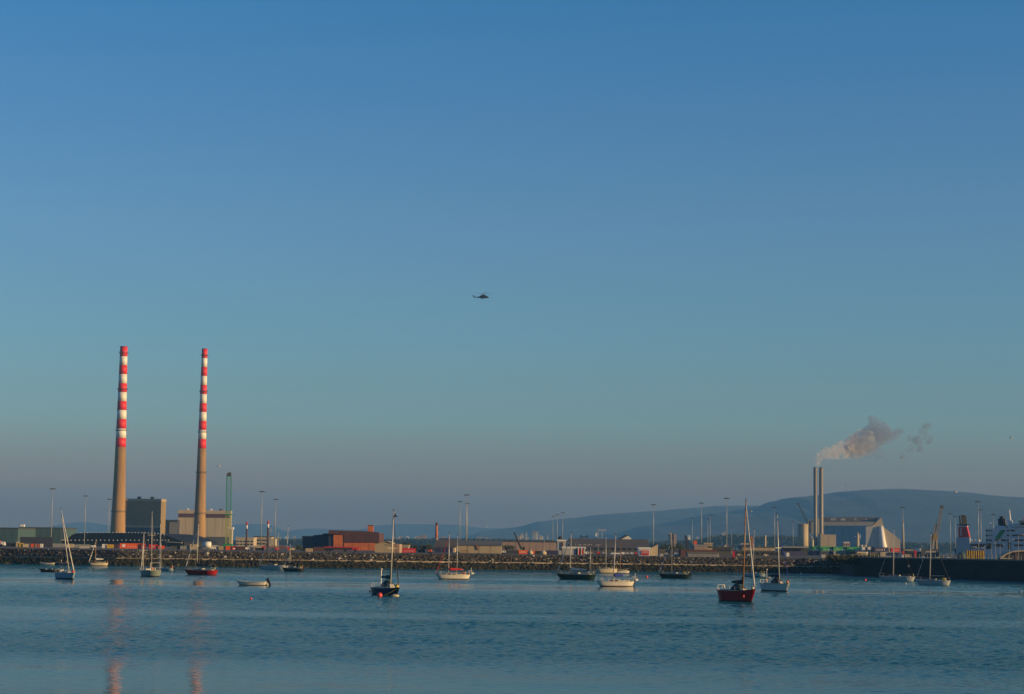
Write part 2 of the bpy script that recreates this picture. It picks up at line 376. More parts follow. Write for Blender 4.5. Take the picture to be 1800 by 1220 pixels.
striped_chimney('thicker red and white striped chimney farther from the green crane', 216.5, 609.5, 206.5, 955, 2060,
    [610.4, 626.5, 642, 657.7, 674, 689.5, 705.3, 721, 737, 753.5, 770, 786], 12.8, 18.2, 27, [620.5, 684.6, 756.5, 899.5])
striped_chimney('slimmer red and white striped chimney beside the green crane', 359.3, 613, 350, 957, 2090,
    [614.2, 629.5, 645.4, 661, 677, 693, 709, 724.3, 740.3, 756, 772, 788.5], 9.6, 14.6, 22.3, [624.6, 688.5, 759.5, 831, 903])
# ------------------------------------------------------------------ building blocks placed from the picture
C = dict(
  white=M('white_paint', (0.72, 0.70, 0.66), .5, .08, .3), cream=M('cream_cladding', (0.46, 0.38, 0.26), .75, .10, .1, stretch=(1, 1, .3)),
  tan=M('tan_cladding', (0.40, 0.32, 0.20), .8, .10, .2, stretch=(1, 1, .2)), pink=M('pinkish_cladding', (0.34, 0.24, 0.19), .8, .12, .1),
  grey=M('grey_cladding', (0.24, 0.24, 0.24), .7, .12, .15), dgrey=M('dark_grey_cladding', (0.075, 0.075, 0.075), .8, .2, .1), lgrey=M('light_grey_steel', (0.42, 0.41, 0.39), .55, .1, .2),
  black=M('black_steel', (0.010, 0.010, 0.012), .7, .3, .3), navy=M('navy_cladding', (0.028, 0.035, 0.065), .7, .15, .1), teal=M('teal_cladding', (0.045, 0.09, 0.095), .8, .12, .05),
  blue=M('blue_cladding', (0.015, 0.085, 0.24), .5, .12, .05, stretch=(1, 1, .3)), red=M('red_paint', (0.50, 0.02, 0.02), .5, .12, .3), orange=M('orange_paint', (0.72, 0.11, 0.02), .5, .1, .3),
  brick=M('red_brick', (0.52, 0.14, 0.04), .9, .22, .5), dbrick=M('dark_red_roof', (0.085, 0.035, 0.035), .85, .2, .2), green=M('green_paint', (0.01, 0.26, 0.07), .5, .12, .2),
  purple=M('purple_navy_paint', (0.03, 0.025, 0.09), .5, .12, .3), roof=M('grey_roof', (0.13, 0.13, 0.125), .85, .15, .1), brown=M('brown_roof', (0.11, 0.085, 0.065), .85, .2, .1),
  conc=M('brown_concrete', (0.25, 0.18, 0.085), .9, .22, .06, stretch=(1, 1, .25)), yellow=M('yellow_paint', (0.55, 0.36, 0.03), .55, .12, .3), glass=M('dark_glass', (0.02, 0.025, 0.03), .15, .1, 1),
  shipw=M('ship_white', (0.62, 0.62, 0.62), .45, .06, .1), rust=M('rusty_steel', (0.22, 0.07, 0.03), .85, .3, .4), galv=M('galvanised_steel', (0.36, 0.36, 0.34), .5, .1, .5, metal=.3),
  green_lit=M('sunlit_green_paint', (0.30, 0.36, 0.04), .6, .1, .3), trim=M('dark_trim', (0.05, 0.05, 0.048), .7))
def U(px, py, Y, b):                       # local x, z of a picture point on the plane at distance Y
    p = P(px, py, Y); return (p.x - b.x, p.z - b.z)
def base_of(px0, px1, Y, z=None):
    p = P((px0+px1)/2, 960, Y); return Vector((p.x, Y, G if z is None else z))
def poly_px(name, pts, b, Y, depth, mat, t, dy=0.0, ground=False, label=None):
    q = [U(px, py, Y, b) for px, py in pts]
    if ground: q = [(x, 0.0) if g == 'g' else (x, z) for (x, z), g in zip(q, ground)]
    a = sum(q[i][0]*q[(i+1) % len(q)][1] - q[(i+1) % len(q)][0]*q[i][1] for i in range(len(q)))
    if a < 0: q = q[::-1]
    return part(name, MB().prism(q, dy, dy+depth), mat, t, label=label)
def block(name, label, cat, x0, x1, yt, Y, depth, wall, roof=None, rh=0.0, group=None, panels=0, parapet=None, door=None, windows=None, yb=None, gable=False, rz=0, ribs=True):
    """A shed or flat block. Parts: wall, panel strips proud of it, roof or parapet, door, windows."""
    b = base_of(x0, x1, Y); xa, zt = U(x0, yt, Y, b); xb, zt2 = U(x1, yt, Y, b); zt = (zt+zt2)/2; z0 = 0.0
    if yb is not None: b.z = P((x0+x1)/2, yb, Y).z; zt = zt + G - b.z
    t = thing(name, label, cat, b, rz, group); h = zt
    if gable:
        e = h*gable; part('wall', MB().prism([(xa, 0), (xb, 0), (xb, e), ((xa+xb)/2, h), (xa, e)], 0, depth), wall, t)
        mb = MB(); th = .25
        mb.prism([(xa-.3, e-.1), ((xa+xb)/2, h+.0), (xb+.3, e-.1), (xb+.3, e+th), ((xa+xb)/2, h+th+.15), (xa-.3, e+th)], -.35, depth+.3); part('roof', mb, roof or C['roof'], t)
    else:
        part('wall', MB().box(xa, xb, 0, depth, 0, h-rh), wall, t)
        if rh: part('roof', MB().add([(xa-.4, -.4, h-rh), (xb+.4, -.4, h-rh), (xb+.4, depth+.4, h-rh), (xa-.4, depth+.4, h-rh), (xa-.4, depth*.5, h), (xb+.4, depth*.5, h)],
                                     [(0, 1, 5, 4), (1, 2, 5), (2, 3, 4, 5), (3, 0, 4), (3, 2, 1, 0)]), roof or C['roof'], t)
        elif roof: part('parapet', MB().box(xa-.25, xb+.25, -.25, depth+.25, h-max(.5, h*.05), h+.2), roof, t)
    if panels:
        w_ = (xb-xa)/panels
        for i in range(panels):
            part('panel', MB().box(xa+w_*i+w_*.03, xa+w_*(i+1)-w_*.03, -.14, -.01, h*.02, (h-rh)*(gable or .93) * .99), wall, t)
    if door:
        for dx0, dx1, dh, mat in door:
            part('door', MB().box(xa+(xb-xa)*dx0, xa+(xb-xa)*dx1, -.3, -.02, 0.02, h*dh), mat, t)
    if windows:
        nx, nz, ww, wh, zz0, zz1 = windows
        for i in range(nx):
            for j in range(nz):
                cx = xa+(xb-xa)*(i+.5)/nx; cz = h*(zz0+(zz1-zz0)*(j+.5)/nz); dx = (xb-xa)/nx*ww/2; dz = h*(zz1-zz0)/nz*wh/2
                part('window', MB().box(cx-dx, cx+dx, -.2, -.02, cz-dz, cz+dz), C['glass'], t)
    return t, b, xa, xb, h
def container(label, x0, x1, yt, Y, mat, yb=None, marks=None, group='shipping containers on the quay', height=None, name='shipping_container', depth=2.44):
    b = base_of(x0, x1, Y); b.z = G if yb is None else P((x0+x1)/2, yb, Y).z
    xa, _ = U(x0, yt, Y, b); xb, zt = U(x1, yt, Y, b); h = height or (U((x0+x1)/2, yt, Y, b)[1])
    t = thing(name, label, 'container', b, R(9), group)
    mb = MB(); n_ = max(6, int((xb-xa)/.9)); s_ = (xb-xa)/n_
    mb.box(xa+.08, xb-.08, .06, depth-.06, .12, h-.08)
    for i in range(n_): mb.box(xa+s_*(i+.2), xa+s_*(i+.8), .0, .07, .15, h-.12)
    part('body', mb, mat, t)
    fr = MB()
    for x in (xa, xb-.14):
        for y in (-.02, depth-.12): fr.box(x, x+.14, y, y+.14, 0, h)
    fr.box(xa, xb, -.02, .1, 0, .14); fr.box(xa, xb, -.02, .1, h-.12, h)
    part('frame', fr, mat, t)
    for k_ in (0, 1): part('door', MB().box(xb-.02, xb+.05, .1+k_*(depth/2-.08), depth/2-.03+k_*(depth/2-.08), .15, h-.15), mat, t)
    if marks:
        for kind, u0, u1, v0, v1 in marks:
            mk = MB(); X0, X1, Z0, Z1 = xa+(xb-xa)*u0, xa+(xb-xa)*u1, h*v0, h*v1
            if kind == 'plate': mk.box(X0, X1, -.05, -.025, Z0, Z1)
            elif kind == 'leaf': mk.prism([(X0, Z0), ((X0+X1)/2, Z0-(Z1-Z0)*.2), (X1, Z0), ((X0+X1)/2, Z1)], -.05, -.025)
            else:                           # a line of lettering: strokes of uneven height
                r_ = random.Random(int(X0*10)); k_ = max(4, int((X1-X0)/.42)); s2 = (X1-X0)/k_
                for i in range(k_):
                    top = Z1 if r_.random() < .3 else Z0+(Z1-Z0)*.75
                    mk.box(X0+s2*i, X0+s2*(i+.25), -.05, -.025, Z0, top)
                    if i % 2: mk.box(X0+s2*(i+.25), X0+s2*(i+.8), -.05, -.025, top-(Z1-Z0)*.22, top)
                    else: mk.box(X0+s2*(i+.25), X0+s2*(i+.8), -.05, -.025, Z0, Z0+(Z1-Z0)*.22)
            part('emblem' if kind != 'text' else 'lettering', mk, C['white'], t)
    return t

# ------------------------------------------------------------------ power station buildings (left)
t, b, xa, xb, h = block('turbine_hall', 'tall brown concrete boiler house between the two striped chimneys', 'building', 218, 283.5, 877, 2110, 24, C['conc'], C['tan'], panels=6, rz=R(-3))
part('cladding_band', MB().box(xa-.05, xb+.05, -.4, -.16, h*.38, h*.42), C['tan'], t)
part('lower_wall', MB().box(xa-.1, xb+.1, -.5, -.16, 0, h*.37), C['navy'], t)
for px in (242, 265): part('roof_vent', MB().box(U(px, 870, 2110, b)[0]-1.6, U(px, 870, 2110, b)[0]+1.6, 6, 9, h+.2, h+2.6), C['black'], t)
t, b, xa, xb, h = block('boiler_annex', 'low dark blue annex joining the boiler house to the pale hall', 'building', 284, 313, 914, 2135, 24, C['navy'], C['trim'], rz=R(-10))
part('wall_section', MB().box(U(298, 920, 2135, b)[0], xb-.4, -.3, -.02, 0, h*.92), C['grey'], t)
t, b, xa, xb, h = block('power_hall', 'pale flat-roofed power hall behind the slimmer striped chimney', 'building', 313.5, 404.5, 897.5, 2140, 14, C['cream'], C['cream'], panels=7)
part('clerestory', MB().box(xa+.4, xb-.3, -.5, -.15, h*.80, h*.91), C['dbrick'], t)
part('lower_wall', MB().box(xa+.2, xb-.2, -.6, -.15, 0, h*.255), C['dgrey'], t)
for px, m_ in ((329, 'white'), (370, 'white'), (386, 'black'), (391, 'grey')): 
    x_ = U(px, 897, 2140, b)[0]; part('roof_vent', MB().box(x_-1, x_+1, 5, 7, h+.2, h+2.2), C[m_], t)
# side tower with white box
t, b, xa, xb, h = block('stair_tower', 'narrow cream tower with a white cabin beside the green crane', 'tower', 403.5, 408, 931, 2100, 8, C['cream'])
part('cabin', MB().box(xa-1, xb+1.2, -1, 6, h, h+2.6), C['white'], t)

# dark coal shed with curved ends and rows of lamps
Y = 1250; b = base_of(100, 332, Y); t = thing('conveyor_shed', 'long black shed with curved ends and white lamps below the striped chimneys', 'shed', b, R(-12))
top = [(100, 950), (112, 946.5), (120, 940), (128, 937.2), (160, 936.6), (200, 936.6), (240, 937), (275, 938), (292, 940.5), (305, 944), (318, 948.5), (330, 953.5)]
poly_px('shell', top + [(331, 960), (100, 960)], b, Y, 60, C['black'], t, ground=[None]*len(top)+['g', 'g'])
for i, px in enumerate(range(124, 296, 6)):
    yy = np.interp(px, [p for p, _ in top], [q for _, q in top]); x, z = U(px, yy, Y, b)
    part('roof_lamp', MB().box(x-.3, x+.3, .5, 1.0, z, z+.45), C['white'], t)
for px in list(range(118, 247, 8)) + [263, 274, 280, 290, 296, 301]:
    x, z = U(px, 949.6, Y, b); part('wall_lamp', MB().box(x-.32, x+.32, -.5, -.02, z-.25, z+.25), C['white'], t)
part('end_canopy', MB().prism([U(300, 952, Y, b), U(327, 953.5, Y, b), U(327, 955, Y, b), U(300, 953.6, Y, b)][::-1], -1.5, -.02), C['cream'], t)

# sheds at the far left
block('storage_shed', 'teal flat shed at the left end of the port', 'shed', -60, 32, 927.5, 1350, 60, C['teal'], C['trim'], panels=8)
t, b, xa, xb, h = block('loading_tower', 'slim tower with a sunlit side between the teal shed and the blue-grey shed', 'tower', 33, 45, 926, 1400, 14, C['teal'])
part('wall_section', MB().box(xb-4.2, xb-.1, -.5, -.02, 0, h*.62), C['cream'], t)  # cream panel stands in for the sun on this side
part('roof_box', MB().box(xb-3.8, xb-1.2, 0, 3, h, h+1.6), C['white'], t)
block('storage_shed', 'blue-grey shed whose right end catches the sun', 'shed', 49, 116, 927.5, 1400, 34, C['teal'], C['trim'], panels=6)

# ------------------------------------------------------------------ green lattice crane tower
def lattice(mb, p0, p1, w, n, r=.12, taper=1.0):
    p0 = Vector(p0); p1 = Vector(p1); d = (p1-p0); L_ = d.length; d.normalize()
    a = Vector((1, 0, 0)) if abs(d.x) < .8 else Vector((0, 0, 1)); a = (a - d*a.dot(d)).normalized(); c = d.cross(a)
    rings = []
    for i in range(n+1):
        t_ = i/n; ww = w*(1+(taper-1)*t_)/2; o = p0+d*L_*t_
        rings.append([o+a*ww+c*ww, o-a*ww+c*ww, o-a*ww-c*ww, o+a*ww-c*ww])
    for i in range(n):
        for j in range(4):
            mb.tube(rings[i][j], rings[i+1][j], r, n=4); mb.tube(rings[i][j], rings[i+1][(j+1) % 4], r*.6, n=3); mb.tube(rings[i][j], rings[i][(j+1) % 4], r*.6, n=3)
    return mb
Y = 1500; b = base_of(398, 404, Y); t = thing('lattice_crane', 'green lattice tower crane standing right of the slimmer striped chimney', 'crane', b)
x0, z0 = U(401, 957, Y, b); x1, z1 = U(402.5, 836, Y, b)
zm = z1*.46
part('lower_mast', lattice(MB(), (x0, 0, 0), (x0+(x1-x0)*.46, 0, zm), 3.4, 9, .2), C['green_lit'], t)  # lower half takes a yellower green for the sun on it
part('upper_mast', lattice(MB(), (x0+(x1-x0)*.46, 0, zm), (x1, 0, z1), 3.3, 12, .15), C['green'], t)
part('head', MB().prism([(x1-1.6, z1-.6), (x1+1.6, z1-.6), (x1+1.6, z1+2.2), (x1+.8, z1+2.6), (x1-1.0, z1+1.9), (x1-1.6, z1+1.0)], -1.5, 1.5), C['dgrey'], t)
part('platform', MB().box(x0-2.2, x0+2.4, -2, 2, zm*.97, zm), C['green'], t)
part('base_frame', MB().box(x0-3.4, x0+3.4, -3, 3, 0, 2.2), C['green'], t)

# small chimneys with red and white tips
def small_stack(label, px, ytop, Y, w, cols=True):
    b = base_of(px, px, Y); x, z = U(px, ytop, Y, b); s = Y/F; t = thing('small_chimney', label, 'chimney', (b.x+x, Y, G), 0, 'slim dark chimneys with banded tips')
    z -= 0; r = w*s/2
    part('shaft', MB().lathe([(r*1.25, 0), (r*1.05, z*.6), (r, z-5.2)], 14), C['dbrick'], t, True)
    part('white_band', MB().lathe([(r*1.0, z-5.2), (r*1.0, z-2.4)], 14), C['white'], t, True)
    part('red_band', MB().lathe([(r*1.06, z-2.4), (r*1.06, z)], 14), C['red'], t, True)
small_stack('slim dark chimney with red and white tip nearer the green crane', 434, 917.5, 1500, 3)
small_stack('slim dark chimney with red and white tip farther from the green crane', 471.5, 915.5, 1500, 3.4)
block('works_building', 'low cream works building behind the first slim dark chimney', 'building', 415, 446, 945, 1650, 20, C['cream'], C['cream'], windows=(5, 2, .6, .45, .1, .75))
block('works_building', 'longer tan works building with window rows between the slim chimneys', 'building', 446, 477, 943, 1680, 20, C['tan'], C['trim'], windows=(6, 2, .7, .4, .15, .8))
block('works_building', 'small cream annex with a sunlit wall right of the slim dark chimneys', 'building', 473, 483, 947.5, 1600, 16, C['cream'], C['cream'])
# pipe gantry
Y = 1000; b = base_of(472, 505, Y); t = thing('pipe_gantry', 'low rust-brown pipe gantry on thin legs behind the grey ketch', 'gantry', b)
for yy, nm in ((959.6, 'upper_beam'), (962.2, 'lower_beam')):
    xa, z = U(472, yy, Y, b); xb, _ = U(505, yy, Y, b); part(nm, MB().box(xa, xb, -.3, .3, z-.2, z+.2), C['rust'], t)
for px in (473, 484, 495, 504): 
    x, z = U(px, 960, Y, b); part('leg', MB().box(x-.15, x+.15, -.2, .2, 0, z), C['rust'], t)

# ------------------------------------------------------------------ red brick warehouse
Y = 1000
t, b, xa, xb, h = block('brick_warehouse', 'stepped dark navy sheds at the left end of the brick warehouse', 'warehouse', 532, 550, 943, Y, 30, C['navy'], C['trim'], panels=2)
poly_px('middle_wall', [(550.2, 941), (567, 939.5), (567, 966), (550.2, 966)], b, Y, 28, C['navy'], t, ground=[None, None, 'g', 'g'])
poly_px('tall_wall', [(567.2, 938), (577.5, 937.5), (577.5, 966), (567.2, 966)], b, Y, 26, C['navy'], t, ground=[None, None, 'g', 'g'])
b = base_of(578, 666, Y-6); Yb = Y-6; t = thing('brick_warehouse', 'red brick warehouse with dark sloping roof and square brick stack', 'warehouse', b)
poly_px('wall', [(578, 934), (666, 937), (666, 966), (578, 966)], b, Yb, 40, C['dbrick'], t, ground=[None, None, 'g', 'g'])
poly_px('roof', [(578, 932), (640, 933.6), (666.5, 935.6), (666.5, 953), (605, 952.6), (605, 940), (586, 939), (578, 939)], b, Yb, 1.2, C['dbrick'], t, dy=-1.3)
poly_px('brick_bay', [(586.5, 940.5), (604, 940.5), (604, 966), (586.5, 966)], b, Yb, 1.0, C['brick'], t, dy=-1.1, ground=[None, None, 'g', 'g'])
for i, (xa_, xb_) in enumerate(((605, 620), (620.4, 634), (634.4, 648), (648.4, 659))):
    poly_px('brick_bay', [(xa_, 954), (xb_, 954.2), (xb_, 968), (xa_, 968)], b, Yb, 1.2, C['brick'], t, dy=-1.3, ground=[None, None, 'g', 'g'])
poly_px('door', [(577.8, 943), (585, 943), (585, 966), (577.8, 966)], b, Yb, .6, C['navy'], t, dy=-.7, ground=[None, None, 'g', 'g'])
poly_px('brick_stack', [(645.5, 923.5), (655, 923.5), (655, 936.5), (645.5, 936.5)], b, Yb, 2.8, C['brick'], t, dy=4)
poly_px('stack_cap', [(645.2, 922.8), (655.3, 922.8), (655.3, 924), (645.2, 924)], b, Yb, 3.2, C['dbrick'], t, dy=3.8)

# tan gabled shed, warehouses in the middle
Y = 720; b = base_of(659, 702, Y); t = thing('gabled_shed', 'tan shed with a low gable just behind the rocks by the navy yacht', 'shed', b)
poly_px('wall', [(659, 957), (680, 952.3), (689.5, 955.2), (689.5, 972), (659, 972)], b, Y, 22, C['tan'], t, ground=[None]*3+['g', 'g'])
poly_px('side_wing', [(689.7, 955.5), (701.7, 956.5), (701.7, 972), (689.7, 972)], b, Y, 18, C['pink'], t, ground=[None]*2+['g', 'g'], dy=1.5)
poly_px('roof', [(658.6, 956.8), (680, 951.8), (690, 955), (690, 954.5), (680, 951.2), (658.6, 956.1)], b, Y, 23, C['tan'], t, dy=-.4)
poly_px('sign_strip', [(676, 957.5), (688, 957.5), (688, 958.3), (676, 958.3)], b, Y, .05, C['trim'], t, dy=-.06)
container('red container with white lettering next to the tan gabled shed', 702.8, 730.7, 963.8, 760, C['red'], marks=[('text', .36, .94, .3, .46), ('leaf', .30, .33, .3, .55)])
block('site_office', 'small cream office peeping above the red lettered container', 'building', 702, 718, 958.6, 800, 8, C['cream'], C['tan'], windows=(5, 1, .5, .4, .3, .8))
t, b, xa, xb, h = block('gabled_shed', 'brown-roofed shed with a cream front behind the white yacht mast', 'shed', 765, 800, 949, 860, 30, C['cream'], C['brown'], rh=3.2, door=[(.05, .3, .35, C['purple']), (.38, .9, .35, C['purple'])])
t, b, xa, xb, h = block('warehouse', 'long tan warehouse with a grey roof in the middle of the quay', 'warehouse', 802, 881.5, 950, 760, 30, C['tan'], C['roof'], rh=1.9, panels=4)
x_, z_ = U(838, 962, 760, b); part('stain_pipe', MB().prism([(x_-.5, z_+1), (x_+.1, z_+1), (x_+.6, z_-.9), (x_+.1, z_-1.1)][::-1], -.4, -.16), C['rust'], t)
for px in (812, 816, 820): 
    x_, z_ = U(px, 968, 760, b); part('rack_post', MB().box(x_-.08, x_+.08, -1.2, -1.0, 0, z_), C['rust'], t)
xa_, z_ = U(811, 967.6, 760, b); xb_, _ = U(821, 967, 760, b); part('rack_rail', MB().box(xa_, xb_, -1.2, -1.0, z_-.1, z_+.1), C['rust'], t)
block('transit_shed', 'long pinkish shed with a dark eave beyond the tree clump', 'shed', 883, 978, 951.5, 1150, 40, C['pink'], C['trim'], panels=8)
t, b, xa, xb, h = block('control_tower', 'small pale blue tower with a dark door and tank on its roof', 'tower', 980, 994.5, 949.5, 900, 8, C['lgrey'], C['white'], door=[(.42, .68, .85, C['dbrick'])])
part('roof_tank', MB().lathe([(.9, h+.4), (1.0, h+1.2), (.5, h+1.7)], 10, -.6, 3), C['black'], t)
t, b, xa, xb, h = block('warehouse', 'wide dark roofed warehouse right of the small pale blue tower', 'warehouse', 1003, 1143, 947, 1080, 60, C['dgrey'], C['brown'], rh=5, windows=(14, 1, .35, .3, .1, .45))
for px in (1022, 1028, 1038, 1052):
    x_, z_ = U(px, 951, 1080, b); part('skylight', MB().box(x_-1.3, x_+1.3, 8, 10, h-4.2, h-3.3), C['lgrey'], t)
Y = 1180; b = base_of(1088, 1112, Y); t = thing('gabled_hall', 'white asymmetric gable rising over the wide dark roofed warehouse', 'building', b)
poly_px('wall', [(1089, 949), (1104, 941.5), (1112, 949), (1112, 960), (1089, 960)], b, Y, 30, C['white'], t, ground=[None]*3+['g', 'g'])
poly_px('roof', [(1086, 949.5), (1103, 940.4), (1106, 941.6), (1104, 942), (1088, 950)], b, Y, 31, C['dgrey'], t, dy=-.6)
t, b, xa, xb, h = block('loading_depot', 'low white depot with an open dark bay and one red door', 'building', 989, 1028.5, 962, 740, 10, C['lgrey'], C['white'], door=[(.68, .93, .80, C['red']), (.60, .68, .7, C['black'])])  # the black panel stands in for the shade inside the open bay
for px in (1016.3, 1022, 1027.6):
    x_, z_ = U(px, 962, 740, b); part('door_post', MB().box(x_-.12, x_+.12, -.5, -.31, 0, h), C['white'], t)
t, b, xa, xb, h = block('loading_depot', 'small white depot with a red sign panel by the cream cut building', 'building', 1123.5, 1143, 963, 740, 10, C['white'], C['white'])
part('sign', MB().box(xa+.7, xb-.5, -.2, -.02, h*.08, h*.68), C['red'], t)
mk = MB()
for z_ in (.34, .48): mk.box(xa+.9, xb-.8, -.26, -.22, h*z_, h*z_+.14)
part('lettering', mk, C['white'], t)
Y = 750; b = base_of(1142, 1158, Y); t = thing('cut_roof_building', 'cream building with a roof slanting up beside the red sign depot', 'building', b)
poly_px('wall', [(1143.5, 963.5), (1156.5, 956.5), (1156.5, 974), (1143.5, 974)], b, Y, 12, C['cream'], t, ground=[None, None, 'g', 'g'])
poly_px('roof', [(1142.5, 963.3), (1157, 955.6), (1157, 956.6), (1143, 964)], b, Y, 12.6, C['dgrey'], t, dy=-.4)
Y = 740; b = base_of(1074, 1090, Y); t = thing('flat_canopy', 'flat white canopy on posts in front of the wide dark warehouse', 'canopy', b)
xa, z_ = U(1074, 972.5, Y, b); xb, _ = U(1090, 972, Y, b); part('roof', MB().box(xa, xb, -1, 4, z_-.3, z_+.2), C['white'], t)
for x_ in (xa+.3, xb-.5): part('post', MB().box(x_, x_+.15, -.5, -.3, 0, z_-.3), C['grey'], t)
# pale twin tower with a dark post
Y = 2300; b = base_of(1176, 1188, Y); t = thing('pale_tower', 'pale pinkish twin block far off behind the dark tree bank', 'tower', b)
poly_px('tower_block', [(1176, 937), (1181, 937), (1181, 960), (1176, 960)], b, Y, 8, C['cream'], t, ground=[None, None, 'g', 'g'])
poly_px('tower_block', [(1184.5, 939), (1189, 940), (1189, 960), (1184.5, 960)], b, Y, 8, C['pink'], t, ground=[None, None, 'g', 'g'])
poly_px('dark_post', [(1181.4, 937.5), (1183.6, 937.5), (1183.6, 960), (1181.4, 960)], b, Y, 2, C['black'], t, dy=-3, ground=[None, None, 'g', 'g'])
# leaning dark crane arm at 1205
Y = 850; b = base_of(1204, 1214, Y); t = thing('reach_stacker', 'dark crane arm leaning over a small pale base by the tan cabin stack', 'crane', b)
p_ = [U(x, y, Y, b) for x, y in ((1203.2, 941.5), (1206.5, 941.2), (1211, 958), (1211.5, 968), (1207.5, 966))]
part('boom', MB().prism(p_[::-1], -.8, .8), C['navy'], t)
poly_px('cab', [(1206, 968), (1212, 967), (1213, 977), (1209, 977)], b, Y, 3, C['grey'], t, dy=-1.5, ground=[None, None, 'g', 'g'])
poly_px('track_base', [(1200, 969.5), (1208, 968.5), (1210, 970.5), (1203, 971)], b, Y, 2, C['cream'], t, dy=-1)
for x_ in (-2.2, 1.4): part('wheel', MB().lathe([(.7, -.3), (.7, .3)], 10, x_, 0), C['black'], t)
t, b, xa, xb, h = block('cabin_stack', 'tan cabin stack with a small orange box on its roof corner', 'building', 1220.5, 1244, 958.3, 820, 12, C['pink'], C['grey'], panels=3)
part('orange_box', MB().box(U(1219.6, 957, 820, b)[0], U(1225, 957, 820, b)[0], 0, 2, h+.25, h+1.75), C['orange'], t)
block('cabin_stack', 'yellowish cabin behind the tan cabin stack', 'building', 1238, 1252, 955, 880, 10, C['tan'], C['tan'], windows=(4, 1, .5, .3, .5, .9))
t, b, xa, xb, h = block('quay_shed', 'long low blue-grey shed with an end coloured cream for sunlight on the rock edge', 'shed', 1209, 1262, 971.2, 700, 6, C['grey'], C['roof'], panels=6)
part('sunlit_end', MB().box(xb+.03, xb+.35, 0, 6, 0, h), C['cream'], t)  # cream colour puts the sunlight onto the grey shed's end
container('long thin red container behind the low blue-grey shed', 1196, 1262, 969.3, 730, C['dbrick'], height=2.5)
for k_, (x0, x1, yt) in enumerate(((1258, 1271, 960.5), (1268, 1287, 955.5))):
    block('domed_marquee', ['smaller pale pitched roof behind the red cabinet', 'larger pale pitched roof behind the red cabinet'][k_], 'tent', x0, x1, yt, 1300, 16, C['cream'], C['pink'], gable=.35)
Y = 690; b = base_of(1287, 1293, Y); t = thing('red_cabinet', 'narrow red cabinet tower standing on the rocks edge', 'cabinet', b)
poly_px('body', [(1288, 970.5), (1292, 970.5), (1292.3, 980), (1287.7, 980)], b, Y, .9, C['red'], t, ground=[None, None, 'g', 'g'])
poly_px('cap', [(1288.6, 968.5), (1291.4, 968.5), (1292.5, 970.4), (1287.5, 970.4)], b, Y, 1.1, C['red'], t, dy=-.1)
block('low_shed', 'long low tan shed behind the red yacht mast', 'shed', 1305, 1362, 961.5, 1100, 20, C['tan'], C['brown'], panels=6, rh=0)
Y = 1200; b = base_of(1316, 1324, Y); t = thing('rusty_silo', 'tapering rust red silo behind the long low tan shed', 'silo', b)
part('body', MB().lathe([(1.0, 0), (1.05, 6), (.95, 10), (.5, 11)], 12), C['rust'], t); part('ladder', MB().box(-.2, .2, -1.2, -1.06, 0, 10), C['trim'], t)
Y = 1200; b = base_of(1343, 1347, Y); t = thing('pale_pillar', 'short pale pillar on top of the low tan shed row', 'pillar', b)
part('shaft', MB().lathe([(.7, 0), (.6, 11)], 12), C['cream'], t); part('cap', MB().lathe([(.8, 11), (.7, 11.5)], 12), C['cream'], t)
block('low_shed', 'dark low shed along the rocks left of the jetty', 'shed', 1294, 1372, 968.5, 800, 12, C['dgrey'], C['dgrey'], windows=(9, 1, .5, .4, .2, .9))
block('low_shed', 'dark low shed in front of the pale pitched roofs', 'shed', 1246, 1286, 962, 900, 12, C['dgrey'], C['trim'], windows=(6, 1, .5, .3, .4, .9))
# raised conveyor / quay rail
Y = 1150; b = base_of(1373, 1421, Y); t = thing('raised_walkway', 'raised grey walkway on many dark posts left of the green containers', 'walkway', b)
xa, z_ = U(1373, 960.2, Y, b); xb, _ = U(1421, 960, Y, b); part('deck', MB().box(xa, xb, -1.5, 1.5, z_-.9, z_), C['grey'], t)
for i in range(9): x_ = xa+(xb-xa)*(i+.5)/9; part('post', MB().box(x_-.25, x_+.25, -.3, .3, 0, z_-.9), C['black'], t)
part('back_wall', MB().box(xa, xb, 1.6, 2, 0, z_-.95), C['dgrey'], t)

# ------------------------------------------------------------------ waste-to-energy plant
Y = 2200; b = base_of(1447, 1583, Y); t = thing('incinerator_plant', 'angular pale plant with a long blue wall and a slanting right end', 'building', b, R(-5))
poly_px('main_hall', [(1447, 924), (1544, 924.5), (1544, 965), (1447, 965)], b, Y, 60, C['lgrey'], t, ground=[None, None, 'g', 'g'])
poly_px('blue_wall', [(1453.3, 924.3), (1521.8, 924.6), (1521.8, 965), (1453.3, 965)], b, Y, 1.0, C['blue'], t, dy=-1.05, ground=[None, None, 'g', 'g'])
for i in range(5): 
    x0_ = 1453.3+13.7*i; poly_px('wall_panel', [(x0_+.3, 926), (x0_+13.4, 926), (x0_+13.4, 958), (x0_+.3, 958)], b, Y, .3, C['blue'], t, dy=-1.37)
fas = [U(1446, 917.5, Y, b), U(1536, 917.6, Y, b), U(1533, 924.2, Y, b), U(1446, 923.8, Y, b)]
part('fascia', MB().prism(fas[::-1], -1.6, 1.0), C['grey'], t)
A = [U(1446, 917.4, Y, b), U(1536, 917.5, Y, b), U(1549, 909, Y, b), U(1449, 908.5, Y, b)]
roof_ = MB().add([(A[0][0], -1.6, A[0][1]), (A[1][0], -1.6, A[1][1]), (A[2][0], 34, A[2][1]+.4), (A[3][0], 34, A[3][1]+.4), (A[0][0], -1.6, A[0][1]-1), (A[1][0], -1.6, A[1][1]-1), (A[2][0], 34, A[0][1]-1), (A[3][0], 34, A[0][1]-1)],
                 [(0, 1, 2, 3), (0, 3, 7, 4), (1, 5, 6, 2), (2, 6, 7, 3), (4, 7, 6, 5)])
part('roof', roof_, C['brown'], t)
